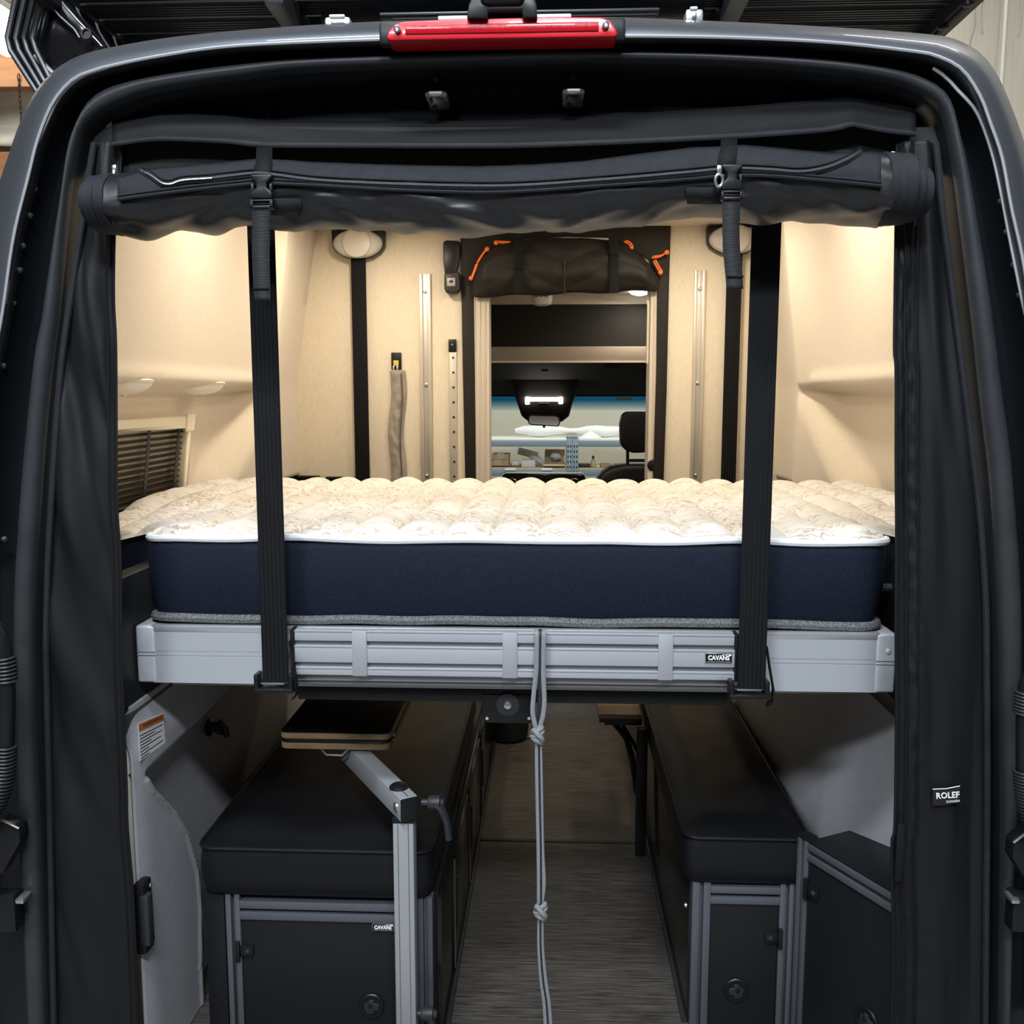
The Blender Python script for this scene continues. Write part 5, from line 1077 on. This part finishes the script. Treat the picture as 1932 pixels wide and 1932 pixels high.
# straps, buckles, velcro on the roll
def wstrip(rows, m, nm, off):
    L = [roll_pt(a, v, off) for a, b, v in rows]; R_ = [roll_pt(b, v, off) for a, b, v in rows]
    return MB().loft([L, R_]).build(nm, m, cu, solid=.003)
for (tl, tr, vt, bl0, br0, b0, b1, tail) in ((482, 514, 283, 472, 513, 328, 393, [(476, 510, 396), (476, 509, 430), (476, 508, 480), (478, 509, 530), (480, 510, 567)]), (1358, 1391, 267, 1362, 1401, 309, 377, [(1364, 1397, 379), (1363, 1395, 430), (1364, 1396, 470), (1367, 1399, 500), (1371, 1402, 545)])):
    zz = PY(tl, vt, .03)
    pts_l = [PY(tl + 2, vt - 3, .02), roll_pt(tl + 1, lerp(RT_, tl) + 4, .008), roll_pt(tl - 3, (lerp(RT_, tl) + b0) / 2 + 4, .009), roll_pt(tl - 5, b0 + 6, .010)]
    pts_r = [PY(tr, vt - 3, .02), roll_pt(tr, lerp(RT_, tl) + 4, .008), roll_pt(tr - 2, (lerp(RT_, tl) + b0) / 2 + 4, .009), roll_pt(tr - 4, b0 + 6, .010)]
    MB().loft([pts_l, pts_r]).build('strap', WEB, cu, solid=.003)
    bc = roll_pt((bl0 + br0) / 2, (b0 + b1) / 2, .010); Yb = bc.y - .006
    mm = (bl0 + br0) / 2; hw = (br0 - bl0) / 2; H = b1 - b0
    m = MB().prism([PY(u, v, Yb) for u, v in ((mm - hw, b0), (mm + hw, b0), (mm + hw, b0 + .10 * H), (mm + hw * .5, b0 + .25 * H), (mm + hw * .5, b0 + .40 * H), (mm + hw, b0 + .52 * H), (mm + hw, b0 + .72 * H), (mm - hw, b0 + .72 * H), (mm - hw, b0 + .52 * H), (mm - hw * .5, b0 + .40 * H), (mm - hw * .5, b0 + .25 * H), (mm - hw, b0 + .10 * H))], (0, .014, 0))
    bk = m.build('buckle', PLAS, cu, .003, 3)
    m = MB(); m.pbox(mm - hw - 1, b0 + .74 * H, mm + hw + 1, b0 + .80 * H, Yb - .001, .014); m.pbox(mm - hw - 1, b0 + .74 * H, mm - hw + 5, b1, Yb - .001, .014); m.pbox(mm + hw - 5, b0 + .74 * H, mm + hw + 1, b1, Yb - .001, .014); m.pbox(mm - hw, b1 - .09 * H, mm + hw, b1, Yb - .001, .014); m.pbox(mm - hw, b0 + .85 * H, mm + hw, b0 + .89 * H, Yb + .002, .008); m.build('buckle_slide', PLAS, bk, .002)
    m = MB(); m.pbox(mm - hw * .98, b0 + .27 * H, mm - hw * .72, b0 + .5 * H, Yb + .001, .01); m.pbox(mm + hw * .72, b0 + .27 * H, mm + hw * .98, b0 + .5 * H, Yb + .001, .01); m.build('buckle_prong', PLASG, bk, .002)
    Lp = [PY(a, v, Yb + .004 + .0015 * math.sin(i)) for i, (a, b, v) in enumerate(tail)]; Rp = [PY(b, v, Yb + .004 + .0015 * math.sin(i)) for i, (a, b, v) in enumerate(tail)]
    MB().loft([spline(Lp, 24), spline(Rp, 24)]).build('strap_tail', mat('tail_webbing', (.011, .012, .0145), .75, bump=(520, .9, (.05, .05, 1))), cu, solid=.003)
    e0, e1 = Lp[-1], Rp[-1]; MB().tube([e0 + Vector((0, -.002, .018)), e1 + Vector((0, -.002, .018))], .0015, 6).build('tail_stitch', WEB, cu)
wstrip([(513, 566, 375), (514, 568, 390), (515, 568, 405)], mat('velcro', (.010, .010, .011), .95, bump=(700, 1)), 'velcro_patch', .009)
wstrip([(1294, 1360, 354), (1295, 1361, 366), (1296, 1362, 384)], MATS['velcro'], 'velcro_patch', .009)
p = roll_pt(1357, 330, .014); z_ = MB().tube([p + Vector((.008 * math.cos(a) * .7, 0, -.008 + .009 * math.sin(a))) for a in [2 * math.pi * j / 14 for j in range(14)]], .0024, 6, closed=True).build('zip_pull', STEEL, cu)
MB().box(p + Vector((0, 0, .008)), (.008, .005, .012)).build('zip_slider', STEEL, cu, .002)
